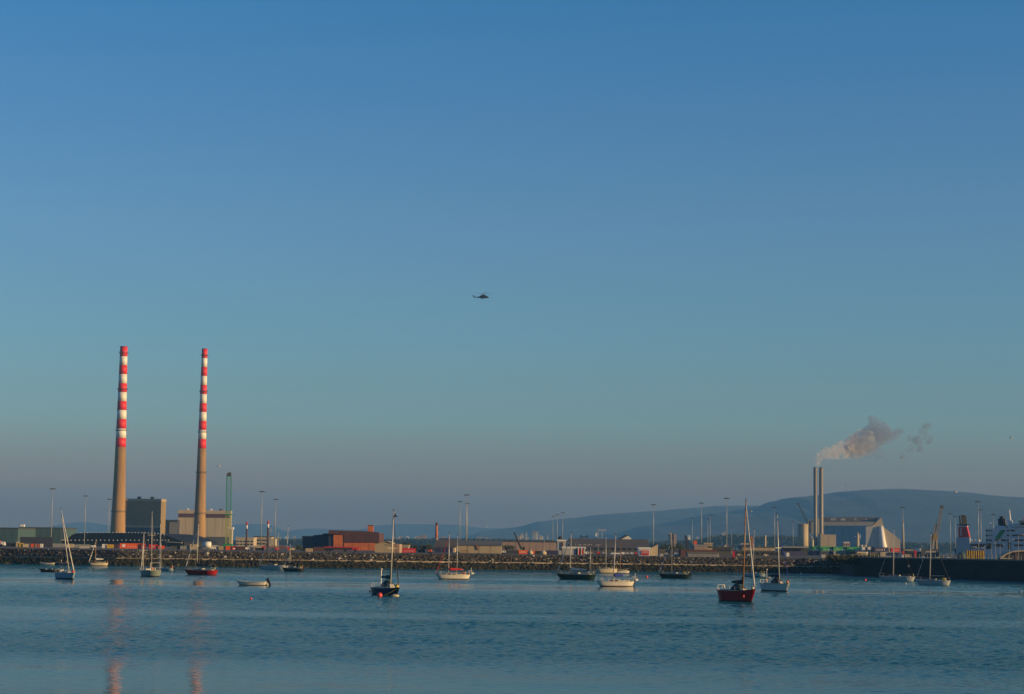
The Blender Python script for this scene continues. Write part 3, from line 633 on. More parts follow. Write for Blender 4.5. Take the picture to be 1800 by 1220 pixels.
for px, w_, k_ in ((1464, 3, 0), (1469, 5, 1), (1482, 4, 0), (1486, 3, 0), (1505, 4, 1), (1524, 2, 0)):
    x_ = U(px, 912, Y, b)[0]; zz = A[0][1]+2.6+k_; part('roof_plant', MB().box(x_-w_*.35, x_+w_*.35, 10, 13, zz-2, zz+1.4), C['grey'] if k_ else C['lgrey'], t)
poly_px('gable_end', [(1533, 924.4), (1549, 909.3), (1553.4, 926.8), (1551, 926.6), (1544.6, 924.8)], b, Y, 30, C['cream'], t, dy=.4)
xc_, zt_ = U(1544.3, 925.2, Y, b); cw_ = MB(); rr_ = [(5.4, 0), (4.6, zt_*.25), (3.6, zt_*.55), (2.5, zt_)]
for r_, z_ in rr_:
    for i in range(30): a_ = 2*math.pi*i/30; cw_.v.append((xc_+r_+r_*math.cos(a_), 1.0+r_*math.sin(a_)*1.2, z_))
for k_ in range(3):
    for i in range(30): cw_.f.append((k_*30+i, k_*30+(i+1) % 30, (k_+1)*30+(i+1) % 30, (k_+1)*30+i))
cw_.f.append(tuple(range(90, 120))); part('curved_wall', cw_, C['white'], t, True)
poly_px('side_wing', [(1553, 927), (1571, 940), (1582, 949.5), (1582, 965), (1556, 965)], b, Y, 50, C['cream'], t, dy=1.5, ground=[None, None, None, 'g', 'g'])
t, b, xa, xb, h = block('pump_house', 'plain tan box building at the foot of the twin stacks', 'building', 1442, 1469.5, 940, 2130, 14, C['tan'], C['tan'], panels=2)
Y = 2150; s_ = Y/F
for px, w_, lab in ((1433.2, 6.6, 'left stack of the twin grey stacks with smoke above'), (1443.3, 7.2, 'right stack of the twin grey stacks, the one nearer the blue wall')):
    b = base_of(px, px, Y); x_, z_ = U(px, 822.5, Y, b); t = thing('steel_stack', lab, 'chimney', (b.x+x_, Y, G), 0, 'twin grey stacks of the waste plant')
    r_ = w_*s_/2; part('shaft', MB().lathe([(r_*1.05, 0), (r_, 25), (r_, z_)], 24), M('stack_steel', (0.27, 0.235, 0.19), .6, .1, .1), t, True)
    part('rim', MB().lathe([(r_*1.04, z_-.2), (r_*1.06, z_+.5), (r_*.8, z_+.5)], 24), C['dgrey'], t)
    for zz in (z_*.33, z_*.66): part('ring', MB().lathe([(r_*1.01, zz), (r_*1.06, zz+.1), (r_*1.06, zz+.5), (r_*1.01, zz+.6)], 24, cap=False), C['grey'], t)
    part('ladder', MB().box(-.25, .25, -r_-.28, -r_-.04, 4, z_-1), C['grey'], t)
def silo(label, px0, px1, yt, Y, mat):
    b = base_of(px0, px1, Y); xa, z_ = U(px0, yt, Y, b); xb, _ = U(px1, yt, Y, b); r_ = (xb-xa)/2
    t = thing('silo', label, 'silo', (b.x+(xa+xb)/2, Y, G)); part('body', MB().lathe([(r_, 0), (r_, z_-1)], 28), mat, t, True)
    part('roof', MB().lathe([(r_*1.03, z_-1), (r_*1.03, z_-.6), (r_*.3, z_+.4)], 28), mat, t)
    rail = MB(); rail.lathe([(r_*1.03, z_+.6), (r_*1.05, z_+.7)], 28, cap=False)
    for i in range(14): a = i*math.pi/7; rail.tube((math.cos(a)*r_*1.03, math.sin(a)*r_*1.03, z_-.6), (math.cos(a)*r_*1.03, math.sin(a)*r_*1.03, z_+.7), .08, n=3)
    part('railing', rail, C['grey'], t); part('ladder', MB().box(-.3, .3, -r_-.3, -r_-.03, 1, z_), C['grey'], t)
silo('big round silo left of the twin stacks, half in shade', 1402.3, 1420.5, 920.5, 2060, C['tan'])
silo('small round silo under the steel frames of the twin stacks', 1425, 1430.5, 948, 2090, C['cream'])
Y = 2160; b = base_of(1421, 1448, Y); t = thing('filter_plant', 'steel frames and pipework round the foot of the twin stacks', 'plant', b)
for k_, (px0, px1, yt, m_) in enumerate(((1421, 1426, 914, 'tan'), (1426.6, 1430, 918, 'grey'), (1430.4, 1437.5, 912, 'cream'))):
    poly_px('filter_unit', [(px0, yt), (px1, yt), (px1, 938), (px0, 938)], b, Y, 8, C[m_], t, dy=3)
mb = MB()
for px in (1421, 1426, 1431, 1436, 1441):
    x_, z_ = U(px, 914, Y, b); mb.box(x_-.3, x_+.3, -.3, .3, 0, z_)
for yy in (914, 926, 938, 950):
    xa, z_ = U(1421, yy, Y, b); xb, _ = U(1441, yy, Y, b); mb.box(xa, xb, -.3, .3, z_-.25, z_+.25)
part('steel_frame', mb, C['grey'], t)
part('duct', MB().tube(tuple([U(1423, 940, Y, b)[0], 1, U(1423, 940, Y, b)[1]]), tuple([U(1436, 956, Y, b)[0], 1, U(1436, 956, Y, b)[1]]), 1.0, n=10), C['lgrey'], t)
poly_px('vent_pipe', [(1437.8, 912), (1440, 912), (1440, 938), (1437.8, 938)], b, Y, 1.4, C['cream'], t, dy=-1)

# cargo ship behind the green containers
Y = 1500; b = base_of(1483, 1530, Y); t = thing('cargo_ship', 'pinkish ship deckhouse and cream mast showing over the green containers', 'ship', b)
poly_px('hull', [(1478, 961), (1535, 961), (1532, 975), (1481, 975)], b, Y, 14, C['navy'], t, ground=[None, None, 'g', 'g'])
poly_px('deckhouse', [(1483.5, 954), (1494.7, 954), (1494.7, 961.5), (1483.5, 961.5)], b, Y, 8, C['pink'], t, dy=2)
poly_px('bridge_roof', [(1484.5, 952.6), (1493.5, 952.6), (1494.9, 954), (1483.3, 954)], b, Y, 8.6, C['white'], t, dy=1.8)
for px in (1486, 1489, 1492): x_, z_ = U(px, 957.5, Y, b); part('window', MB().box(x_-.35, x_+.35, 1.9, 1.98, z_-.4, z_+.4), C['glass'], t)
x_, z_ = U(1509.5, 938, Y, b); part('mast', MB().lathe([(1.6, 1.5), (1.2, 6), (.8, z_-1), (.2, z_+1)], 10, x_, 4), C['cream'], t)
part('mast_arms', MB().box(x_-2.2, x_+2.4, 3.7, 4.2, z_-2.4, z_-2.1).box(x_+1.5, x_+1.9, 3.7, 4.2, z_-4, z_-.2), C['white'], t)
for px, m_ in ((1516, 'lgrey'), (1522, 'tan')): x_, z_ = U(px, 957.5, Y, b); part('vent_housing', MB().lathe([(1.5, 1), (1.5, z_-.6), (.9, z_)], 10, x_, 4), C[m_], t)
# ------------------------------------------------------------------ stacked containers, right
leafs = [('leaf', .27, .33, .62, .85), ('text', .1, .52, .26, .42), ('plate', .66, .98, .12, .5)]
names = ['leftmost of the four green containers in a row below the twin stacks', 'second of the four green containers, under the tan box building', 'third of the four green containers, left of the pink deckhouse', 'rightmost of the four green containers, under the pink deckhouse']
for i in range(4):
    container(names[i], 1417.3+23.7*i, 1440.6+23.7*i, 960.6+.25*i, 1180, C['green'], yb=968.4+.2*i, marks=leafs, group='green containers on the upper row', depth=2.6)
lowc = [(1417, 1440, 'purple'), (1440.6, 1464, 'navy'), (1464.6, 1488, 'grey'), (1488.6, 1505, 'navy')]
for i, (x0, x1, m_) in enumerate(lowc):
    container(['dark purple container under the leftmost green one', 'navy container under the second green one', 'grey container under the third green one', 'navy container under the rightmost green one'][i], x0, x1, 968.7+.2*i, 1180, C[m_], group='lower row of stacked containers', depth=2.6)
container('white reefer unit standing on end right of the green row', 1515.5, 1521, 961.3, 1175, C['white'], yb=969, group='white reefer ends'); container('white reefer unit standing on end left of the purple container', 1526, 1531.6, 961.5, 1175, C['white'], yb=969, group='white reefer ends')
container('black block standing in for the shaded gap between the two white reefer units', 1521.3, 1525.8, 961.8, 1178, C['black'], yb=969.2)  # black block put in as the dark of the gap
container('cream container under the white reefer units', 1506.5, 1526.3, 970, 1150, C['cream'], marks=[('plate', .8, .98, .1, .95)]); 
container('long purple container with pale lettering left of the red one', 1532.4, 1563, 962, 1170, C['purple'], yb=970.5, marks=[('text', .25, .53, .35, .6), ('plate', .58, .61, .2, .7), ('plate', .72, .75, .3, .7)])
container('brown container under the long purple one', 1528, 1547, 971, 1160, C['brown']); container('cream short container at the foot of the purple stack', 1547.5, 1556.5, 971, 1160, C['cream'])
container('bright red container between the purple one and the jib crane', 1566.3, 1582, 963.3, 1160, C['red'], yb=970.5, marks=[('text', .3, .9, .4, .6)])
container('grey container under the bright red one', 1557.5, 1583, 971, 1165, C['grey'])
container('dark container with white lettering right of the red one', 1586, 1607, 964.5, 1165, C['black'], yb=969.5, marks=[('text', .08, .95, .35, .75)])
container('white container topmost behind the grey yacht', 1608.5, 1619, 964, 1160, C['white'], yb=969.6)
container('dark container under the topmost white one', 1590, 1620, 970, 1168, C['black'])
container('navy container right of the topmost white one', 1620, 1652, 965, 1170, C['navy'], marks=[('text', .2, .8, .6, .75)])
container('tiny white container on the rocks side of the walkway', 1382.5, 1387.5, 971.6, 900, C['white']); container('long dark purple container under the raised walkway', 1376, 1416, 969, 1000, C['purple'])
for i, (x0, x1, yt, yb_, lab) in enumerate(((1586, 1590, 968.8, 976, 'red straddle leg near the cream cab'), (1607.4, 1611, 967.5, 980, 'red straddle leg by the moored grey yacht mast'))):
    b = base_of(x0, x1, 620); t = thing('straddle_frame', lab, 'machine', b, 0, 'red yard machines'); poly_px('leg', [(x0, yt), (x1, yt), (x1, yb_), (x0, yb_)], b, 640, 1.2, C['red'], t, dy=20, ground=[None, None, 'g', 'g'])
    poly_px('foot', [(x0-1, yb_-.4), (x1+1.5, yb_-.4), (x1+1.5, 983), (x0-1, 983)], b, 640, 1.6, C['dbrick'], t, dy=19.8, ground=[None, None, 'g', 'g'])
# ------------------------------------------------------------------ vehicles and trailers along the left quay
def truck(label, x0, x1, yt, Y, body, cab, cab_side=1, group='trucks and trailers on the quay road', stripe=None):
    b = base_of(x0, x1, Y); xa, z_ = U(x0, yt, Y, b); xb, z2 = U(x1, yt, Y, b); h = (z_+z2)/2
    t = thing('parked_truck', label, 'truck', b, 0, group); cl = min(2.2, (xb-xa)*.25)
    bx = (xa, xb-cl-.3) if cab_side > 0 else (xa+cl+.3, xb); cx = (xb-cl, xb) if cab_side > 0 else (xa, xa+cl)
    part('trailer', MB().box(bx[0], bx[1], 0, 2.4, 1.0, h), body, t); part('chassis', MB().box(xa+.2, xb-.2, .4, 2, .7, 1.0), C['black'], t)
    part('cab', MB().prism([(cx[0], .6), (cx[1], .6), (cx[1], 1.9), (cx[1]-.3, h*.88), (cx[0], h*.9)], .05, 2.35), cab, t)
    part('windscreen', MB().box(cx[1]-.15, cx[1]+.02, .3, 2.1, 1.9, h*.75), C['glass'], t)
    n_ = 4
    for x_ in [xa+1, xa+2.2, (xa+xb)/2+1.5, xb-1.2]: 
        w_ = MB(); 
        for v in MB().lathe([(.5, 0), (.5, .3)], 10).v: w_.v.append((x_+v[0], v[2]-.02, .5+v[1]))
        w_.f = MB().lathe([(.5, 0), (.5, .3)], 10).f; part('wheel', w_, C['black'], t)
    if stripe: part('stripe', MB().box(bx[0], bx[1], -.06, -.01, 1.0, 1.0+(h-1)*.55), stripe, t)
    return t
truck('orange trailer cut by the left end of the quay', -20, 8, 951, 850, C['orange'], C['white'])
truck('black truck with white lamps next to the orange trailer', 10, 28, 953.5, 830, C['navy'], C['black'])
for i, (x0, x1, yt, m_, lab) in enumerate(((28.5, 33, 952, 'cream', 'tallest cream container end, first of the bright row'), (34, 40, 954.5, 'yellow', 'small yellowish container next to the tallest cream end'), (40.5, 54, 956, 'cream', 'cream container in the middle of the bright row'), (54.5, 61, 956, 'orange', 'dull orange container right of the cream one'),
        (61.5, 66, 956, 'pink', 'pinkish container end between two orange ones'), (66.5, 70, 956.5, 'orange', 'narrow orange container near the end of the bright row'), (70.4, 75, 956, 'white', 'white container closing the bright row'))):
    container(lab, x0, x1, yt, 800, C[m_], group='bright container row at the left')
container('long dark container roofed row behind the bright containers', 36, 92, 952.6, 860, C['navy'], height=4.2)
container('grey container left of the leaning white mast', 93, 113, 955.5, 850, C['grey']); container('small cream container behind the leaning white mast', 117.5, 129, 956, 830, C['cream'], marks=[('plate', .1, .2, .1, .9)])
container('grey container stack left of the golden yacht mast', 130, 158, 957, 850, C['grey']); container('low pale container left of the yellow forklift', 140, 156, 960.3, 760, C['lgrey'])
container('white container beside the yellow machine', 179.5, 187.5, 956.5, 820, C['white']); container('yellow machine box beside the white container', 188, 199, 957, 820, C['yellow'])
container('dark red container left of the bright orange one', 200, 208, 956.5, 860, C['dbrick'])
container('bright orange container with a white square logo', 211, 248, 955.2, 800, C['orange'], marks=[('plate', .11, .25, .3, .8), ('text', .35, .85, .3, .42)])
container('red container right of the bright orange one', 249, 256, 955.5, 800, C['red']); container('crimson container behind the two-masted boat', 262, 277, 957, 800, C['red'], marks=[('text', .3, .75, .4, .65)])
container('short orange container next to the crimson one', 278.5, 289, 959, 800, C['orange'])
for i, (x0, x1, yt, m_, lab) in enumerate(((334, 349, 957, 'cream', 'long cream container row at the slim chimney foot'), (349.5, 352.5, 960.5, 'black', 'black container end beside the white tank wagon'), (371, 384, 958.5, 'lgrey', 'pale grey container right of the white tank wagon'), (384.5, 396, 960, 'tan', 'tan container under the pale power hall'),
        (397, 407, 959.5, 'orange', 'orange container at the crane foot'), (408, 416, 960, 'red', 'red and white container right of the crane foot'), (417, 431, 960.5, 'dbrick', 'dark red container left of the slim chimney'), (446, 452, 961.5, 'cream', 'cream container left of the red truck cab'), (300, 316, 960, 'dgrey', 'dark container right of the black shed end'), (317, 333, 959.5, 'grey', 'grey container against the black shed end'), (530, 536, 965, 'black', 'black box at the foot of the navy sheds'))):
    container(lab, x0, x1, yt, 790, C[m_], marks=[('plate', .2, .8, .2, .5)] if i == 5 else None)
Y = 780; b = base_of(355, 370, Y); t = thing('tank_wagon', 'white rounded tank behind the red yacht furled sail', 'tank', b)
xa, _ = U(356, 960, Y, b); xb, _ = U(370, 960, Y, b); cyl = MB().tube((xa, 1.2, 1.9), (xb, 1.2, 1.9), 1.25, n=16); part('tank', cyl, C['white'], t, True)
part('frame', MB().box(xa, xb, .2, 2.2, .3, .7), C['grey'], t)
for x_ in (xa+.6, xb-.9): part('support', MB().box(x_, x_+.3, .3, 2.1, 0, .9), C['grey'], t)
truck('white truck with a red cab near the second slim chimney', 446, 466, 959.2, 780, C['cream'], C['red'])
container('small red container right of the pipe gantry', 505, 508.5, 961.5, 790, C['red']); container('small yellow container right of the pipe gantry', 509, 511.5, 964, 780, C['yellow'])
container('pale tan crate in front of the navy sheds', 537.5, 550, 964, 720, C['tan'])
truck('red lorry with navy lower panels and white letters by the brick warehouse', 570, 630, 961, 760, C['red'], C['red'], stripe=C['navy'])
container('dark red trailer in front of the stepped navy sheds', 551, 577, 961.5, 790, C['dbrick'])
truck('small red and white boat trailer right of the lettered red container', 734, 743, 962.5, 780, C['cream'], C['red'])
container('orange container with white lettering by the tree clump', 912, 927, 967, 760, C['orange'], marks=[('text', .2, .85, .35, .75)]); container('navy container left of the orange lettered one', 893, 911, 967, 770, C['navy'])
container('orange and black container right of the pale dome', 937, 940, 968, 765, C['orange']); container('long dark blue container left of the white depot', 962, 981, 967.5, 770, C['purple']); container('dark container between the pale domes', 940.5, 961, 968.5, 790, C['black'])
container('pale container between the dark blue one and the depot', 982, 987, 968, 765, C['lgrey'])
def dome(label, px, w, yt, Y):
    b = base_of(px, px, Y); r = w/2*Y/F; x_, z_ = U(px, yt, Y, b); t = thing('domed_tank', label, 'tank', (b.x, Y, G), 0, 'pale domed tanks behind the rocks')
    part('dome', MB().lathe([(r, 0), (r, z_*.45), (r*.85, z_*.75), (r*.5, z_*.94), (.05, z_)], 18), C['cream'], t, True); part('hatch', MB().lathe([(.3, z_-.05), (.3, z_+.3)], 8), C['grey'], t)
dome('yellowish domed tank in front of the orange container', 932.5, 9, 967.5, 740); dome('whiter domed tank left of the long dark blue container', 955, 11.5, 968, 740)
container('dark green container bank behind the dark green yacht mast', 1158, 1176, 965, 850, C['dgrey']); container('black container bank left of the tree bank', 1176.6, 1196, 966, 850, C['navy'])
container('pale small container on the rocks edge right of the cut roof building', 1160, 1166, 973.5, 720, C['lgrey'])
container('cream container in the low scrub under the green row', 1467, 1478, 974.5, 800, C['cream']); container('pale container in the low scrub left of the cream one', 1444, 1452, 975, 800, C['lgrey']); container('cream bin under the white reefers', 1496, 1502, 975, 780, C['cream'])
truck('cream truck cab at the left end of the dark quay wall', 1585.5, 1600, 974.5, 630, C['cream'], C['white'], -1)

# ------------------------------------------------------------------ vans and cars parked along the quay
def van(label, px, wpx, yt, Y, mat, grp='vans and cars parked along the quay', car=False, name='parked_van'):
    b = base_of(px, px, Y); hw = wpx/2*Y/F; h = max(1.3, U(px, yt, Y, b)[1]); t = thing(name, label, 'car' if car else 'van', b, R(rnd.uniform(-6, 14)), grp)
    if car: prof = [(-hw, .35), (hw, .35), (hw, h*.55), (hw*.62, h*.6), (hw*.3, h), (-hw*.55, h), (-hw*.9, h*.6), (-hw, h*.55)]
    else: prof = [(-hw, .35), (hw, .35), (hw, h*.5), (hw*.72, h*.95), (hw*.6, h), (-hw, h)]
    part('body', MB().prism(prof, 0, 1.8), mat, t)
    part('side_window', MB().box(-hw*.4 if car else hw*.25, hw*.25 if car else hw*.6, -.03, -.005, h*.62, h*.88), C['glass'], t)
    w0 = MB().lathe([(.33, 0), (.33, .2)], 10)
    for x_ in (-hw*.62, hw*.62):
        w_ = MB(); w_.v = [(x_+v[0], v[2]-.06, .33+v[1]) for v in w0.v]; w_.f = w0.f; part('wheel', w_, C['black'], t)
for a in ((1031.5, 8, 971.5, 'white', 'white van between the red-doored depot and the cream ketch mast'), (1040, 7, 973.3, 'cream', 'low cream van right of the red-doored depot'), (1052.5, 5, 971, 'red', 'red van under the wide dark roof'), (1062, 6, 973.5, 'lgrey', 'grey van left of the flat white canopy'), (1096, 7, 972, 'white', 'white van right of the flat white canopy'),
          (1104, 6, 972.6, 'lgrey', 'pale van second from the flat white canopy'), (1111.5, 6, 972, 'white', 'white van third from the flat white canopy'), (1118.5, 5, 973, 'red', 'red van left of the red sign depot'), (1172, 7, 974.5, 'lgrey', 'grey van under the dark tree bank'), (1190, 8, 975, 'white', 'white van under the right of the tree bank'),
          (1300, 8, 975.5, 'cream', 'cream van right of the red cabinet'), (1318, 8, 976.5, 'lgrey', 'pale grey van behind the red yacht mast'), (1347, 8, 976, 'cream', 'cream van before the dark low shed end'), (516, 7, 965.3, 'cream', 'cream van left of the lone low tree'), (680 + 76, 6, 969.5, 'orange', 'orange van under the brick chimney'), (886, 6, 970, 'white', 'white van at the bushy tree'),
          (435, 7, 962, 'white', 'white van at the foot of the first slim chimney'), (488, 7, 963, 'red', 'red van below the pipe gantry'), (376, 7, 961.5, 'white', 'white van right of the rounded tank'), (164, 7, 960, 'white', 'white van over the golden yacht')):
    van(a[4], a[0], a[1], a[2], 705 if a[0] > 600 else 690, C[a[3]])
for i, (px, m_, lab) in enumerate(((1513, 'orange', 'orange car on the wall top at the scrub'), (1531, 'white', 'white car on the wall top under the purple container'), (1543, 'lgrey', 'silver car next to the white one on the wall'), (1553, 'cream', 'cream car on the wall under the cream container'), (1563, 'white', 'white car under the red container'), (1600, 'cream', 'cream car by the red straddle leg'),
          (1624, 'white', 'white car under the navy lettered container'), (1650, 'lgrey', 'silver car at the crane foot'), (1668, 'white', 'white car under the mast by the red funnel'))):
    van(lab, px, 9, 980.5, 606 if px < 1580 else 590, C[m_], car=True, name='parked_car')
# ------------------------------------------------------------------ tall floodlight masts
def make_mast():
    t = thing('floodlight_mast', 'x', 'light mast', (0, 0, 0), 0, 'tall floodlight masts over the port')
    part('pole', MB().lathe([(.27, 0), (.17, 18), (.11, 29.4)], 8), C['galv'], t, True)
    part('lamp_ring', MB().lathe([(.9, 29.3), (1.0, 29.35), (1.0, 29.55), (.9, 29.6)], 12, cap=False).tube((-1, 0, 29.45), (1, 0, 29.45), .08, n=4).tube((0, -1, 29.45), (0, 1, 29.45), .08, n=4), C['trim'], t)
    fl = MB().box(-.32, .32, -.2, .2, -.22, .12)
    me = mesh('floodlight', fl, C['trim'])
    for i in range(8):
        a = i*math.pi/4; o = part('floodlight', me, None, t); o.location = (1.25*math.cos(a), 1.25*math.sin(a), 29.35); o.rotation_euler = (0, 0, a)
    part('finial', MB().tube((0, 0, 29.5), (0, 0, 30.4), .05, n=4), C['trim'], t)
    return t
masts = [(93, 857, 'leftmost tall floodlight mast, beside the leaning white yacht mast'), (151, 870, 'floodlight mast midway between the leaning yacht mast and the first chimney'), (192.5, 876, 'floodlight mast almost touching the thicker striped chimney'),
 (461, 862, 'taller floodlight mast between the slim dark chimneys'), (485, 876, 'shorter floodlight mast right of the slim dark chimneys'), (809, 880, 'floodlight mast left of the close pair over the tan warehouse'), (820.5, 868, 'highest floodlight mast over the tan warehouse'), (821.8, 883.5, 'lower floodlight mast of the close pair over the tan warehouse'),
 (972.3, 906.5, 'shortest floodlight mast of the trio over the pale blue tower'), (979.8, 903.5, 'middle floodlight mast of the trio over the pale blue tower'), (989.3, 900, 'tallest floodlight mast of the trio over the pale blue tower'), (1149, 885.5, 'lone floodlight mast over the cut roof building'),
 (1217, 910, 'far floodlight mast over the orange rooftop box'), (1233.2, 882.5, 'tall floodlight mast over the tan cabin stack'), (1244.3, 911, 'small dark floodlight mast left of its close neighbour'), (1248.4, 904, 'dark floodlight mast just right of the small one'), (1277.5, 874, 'tall floodlight mast left of the red yacht mast'),
 (1286, 927, 'tiniest far floodlight mast behind the pale pitched roofs'), (1361.5, 890.5, 'floodlight mast against the hill left of the white yacht mast'), (1394, 915.5, 'short floodlight mast left of the big round silo'), (1587, 890.3, 'floodlight mast over the thick grey crane column'), (1670.3, 901.5, 'floodlight mast left of the red ship funnel'),
 (1679, 906.5, 'floodlight mast almost touching the red ship funnel'), (1719.3, 880, 'highest floodlight mast between the two ships'), (1724, 894.5, 'second floodlight mast between the two ships'), (1746.3, 903, 'floodlight mast in front of the black ship funnel')]
m0 = make_mast(); index_kids(m0)
for i, (px, py, lab) in enumerate(masts):
    hor = 962 + .0131*(px-900)
    if py > 920: Y = 2600; sc_ = .9
    else: Y = max(760, 27.5*F/(hor-py)); sc_ = 1.0
    p = P(px, py, Y); sc_ = (p.z-G)/30.0; loc = (p.x, Y, G)
    if i == 0: m0.location = loc; m0['label'] = lab; m0.scale = (1, 1, sc_)
    else: dup(m0, loc, None, lab, (1, 1, sc_))
# thin plain lamp posts near the quay
def make_post():
    t = thing('lamp_post', 'x', 'lamp post', (0, 0, 0), 0, 'thin lamp posts along the quay')
    part('pole', MB().lathe([(.09, 0), (.05, 9)], 6), C['galv'], t); part('arm', MB().tube((0, 0, 9), (1.0, 0, 9.3), .05, n=4), C['galv'], t); part('lamp', MB().box(.8, 1.5, -.15, .15, 9.22, 9.4), C['lgrey'], t)
    return t
p0_ = make_post(); index_kids(p0_)
posts = [(957, 948, 'thin lamp post left of the pale blue tower'), (963, 955, 'thin lamp post next to the first one left of the blue tower'), (1052, 957, 'thin lamp post in front of the wide dark roof'), (1012, 953, 'thin lamp post above the white depot'), (1282, 962, 'thin lamp post by the red cabinet'), (1268, 960, 'thin lamp post under the pale pitched roof'),
 (1699, 965, 'thin lamp post left of the striped yellow row'), (1742, 955, 'thin lamp post under the black funnel'), (1750, 950, 'thin lamp post left of the green slanted emblem'), (1758, 957, 'thin lamp post under the green slanted emblem'), (1774, 948, 'thin lamp post below the white ship mast'), (1790, 940, 'thin lamp post near the bridge wing'), (1731, 958, 'thin lamp post at the stern of the white ship'), (1620, 960, 'thin lamp post over the topmost white container')]
for i, (px, py, lab) in enumerate(posts):
    hor = 962 + .0131*(px-900); Y = min(1000, max(560 if px > 1600 else 700, 6.5*F/max(2, hor-py)*.5)); p = P(px, py, Y); s_ = (p.z-G)/9.3
    if i == 0: p0_.location = (p.x, Y, G); p0_['label'] = lab; p0_.scale = (1, 1, s_)
    else: dup(p0_, (p.x, Y, G), None, lab, (1, 1, s_))

# ------------------------------------------------------------------ cranes at the right
def column_crane(label, px, ytop, Y, w, mat):
    b = base_of(px, px, Y); x_, z_ = U(px, ytop, Y, b); s_ = Y/F; t = thing('crane_column', label, 'crane', (b.x+x_, Y, G)); r = w*s_/2
    part('column', MB().lathe([(r, 0), (r*.8, z_*.6), (r*.55, z_)], 12), mat, t, True); part('head', MB().lathe([(r*.8, z_), (r*.6, z_+.8), (.1, z_+1.4)], 12), C['trim'], t)
    part('platform', MB().lathe([(r*1.6, z_*.3), (r*1.6, z_*.3+.3)], 12), C['trim'], t)
column_crane('thick grey crane column right of the slanting plant', 1587.5, 919, 1300, 5, C['grey'])
Y = 1300; b = base_of(1636, 1660, Y); t = thing('harbour_crane', 'yellowish harbour crane with a long raised jib near the red funnel', 'crane', b)
def Q(px, py, dy=0): x_, z_ = U(px, py, Y, b); return (x_, dy, z_)
part('jib', lattice(MB(), Q(1643, 958), Q(1655.5, 891), 2.2, 16, .22, .5), C['grey'], t)
part('jib_head', MB().prism([(q[0], q[2]) for q in (Q(1652.5, 892), Q(1658.5, 893.5), Q(1657.8, 888.5), Q(1653.5, 888))], -1, 1), C['dgrey'], t)
part('a_frame', lattice(MB(), Q(1640, 952), Q(1645.5, 921), 2.0, 7, .25, .4).tube(Q(1645.5, 921), Q(1655, 893), .08, n=3), C['tan'], t)
part('tower', MB().prism([(q[0], q[2]) for q in (Q(1638, 950), Q(1647, 950), Q(1646, 938), Q(1640, 938))], -2, 2), C['conc'], t)
part('portal_legs', MB().prism([(q[0], q[2]) for q in (Q(1637.5, 966), Q(1640, 966), Q(1642, 950), Q(1639, 950))], -2, 2).prism([(q[0], q[2]) for q in (Q(1645, 966), Q(1647.5, 966), Q(1646.5, 950), Q(1644, 950))], -2, 2), C['tan'], t)
part('counterweight', MB().box(Q(1636, 944)[0], Q(1639, 944)[0], -1.5, 1.5, Q(1636, 948)[2], Q(1636, 943)[2]), C['dgrey'], t)
Y = 2300; b = base_of(1402, 1420, Y); t = thing('jib_crane', 'thin jib crane with a hanging hook line above the big round silo', 'crane', b)
part('jib', lattice(MB(), Q(1421, 922), Q(1402.5, 884.5), 1.6, 14, .22, .5), C['dgrey'], t)
part('head', MB().box(Q(1401.3, 886)[0], Q(1404.2, 886)[0], -.8, .8, Q(1402, 887)[2], Q(1402, 884)[2]), C['trim'], t); part('hook_line', MB().tube(Q(1402.2, 886), Q(1402.4, 903), .12, n=3), C['trim'], t)
part('mast', MB().box(Q(1420, 940)[0], Q(1423, 940)[0], -1.2, 1.2, 0, Q(1421, 918)[2]), C['dgrey'], t)
Y = 800; b = base_of(903, 918, Y); t = thing('mobile_crane', 'mobile crane with a dark boom leaning left over the orange container', 'crane', b)
part('boom', MB().tube(Q(916.5, 965), Q(903.5, 935.5), .38, .22, n=8), C['black'], t); part('body', MB().box(Q(915, 968)[0], Q(922, 968)[0], -1.2, 1.2, .9, Q(916, 964.5)[2]), C['green'], t)
part('cab', MB().box(Q(919, 968)[0], Q(922.5, 968)[0], -1.3, -.1, 1.2, Q(916, 964)[2]+.6), C['glass'], t)
for k_ in (-1, 0, 1): part('wheel', MB().box(k_*1.1+.8, k_*1.1+1.5, -1.3, 1.3, 0, .8), C['black'], t)
# brick chimney at 767
Y = 1400; b = base_of(767, 767, Y); t = thing('brick_chimney', 'tapering red brick chimney with a dark top left of the yacht with red sails', 'chimney', b); x_, z_ = U(768.2, 919, Y, b)
part('lower_shaft', MB().lathe([(1.25, 0), (1.0, z_*.45)], 12), C['pink'], t, True); part('upper_shaft', MB().lathe([(1.0, z_*.45), (.75, z_*.9)], 12), C['brick'], t, True); part('cap', MB().lathe([(.8, z_*.9), (.8, z_), (.6, z_+.3)], 12), C['dbrick'], t)
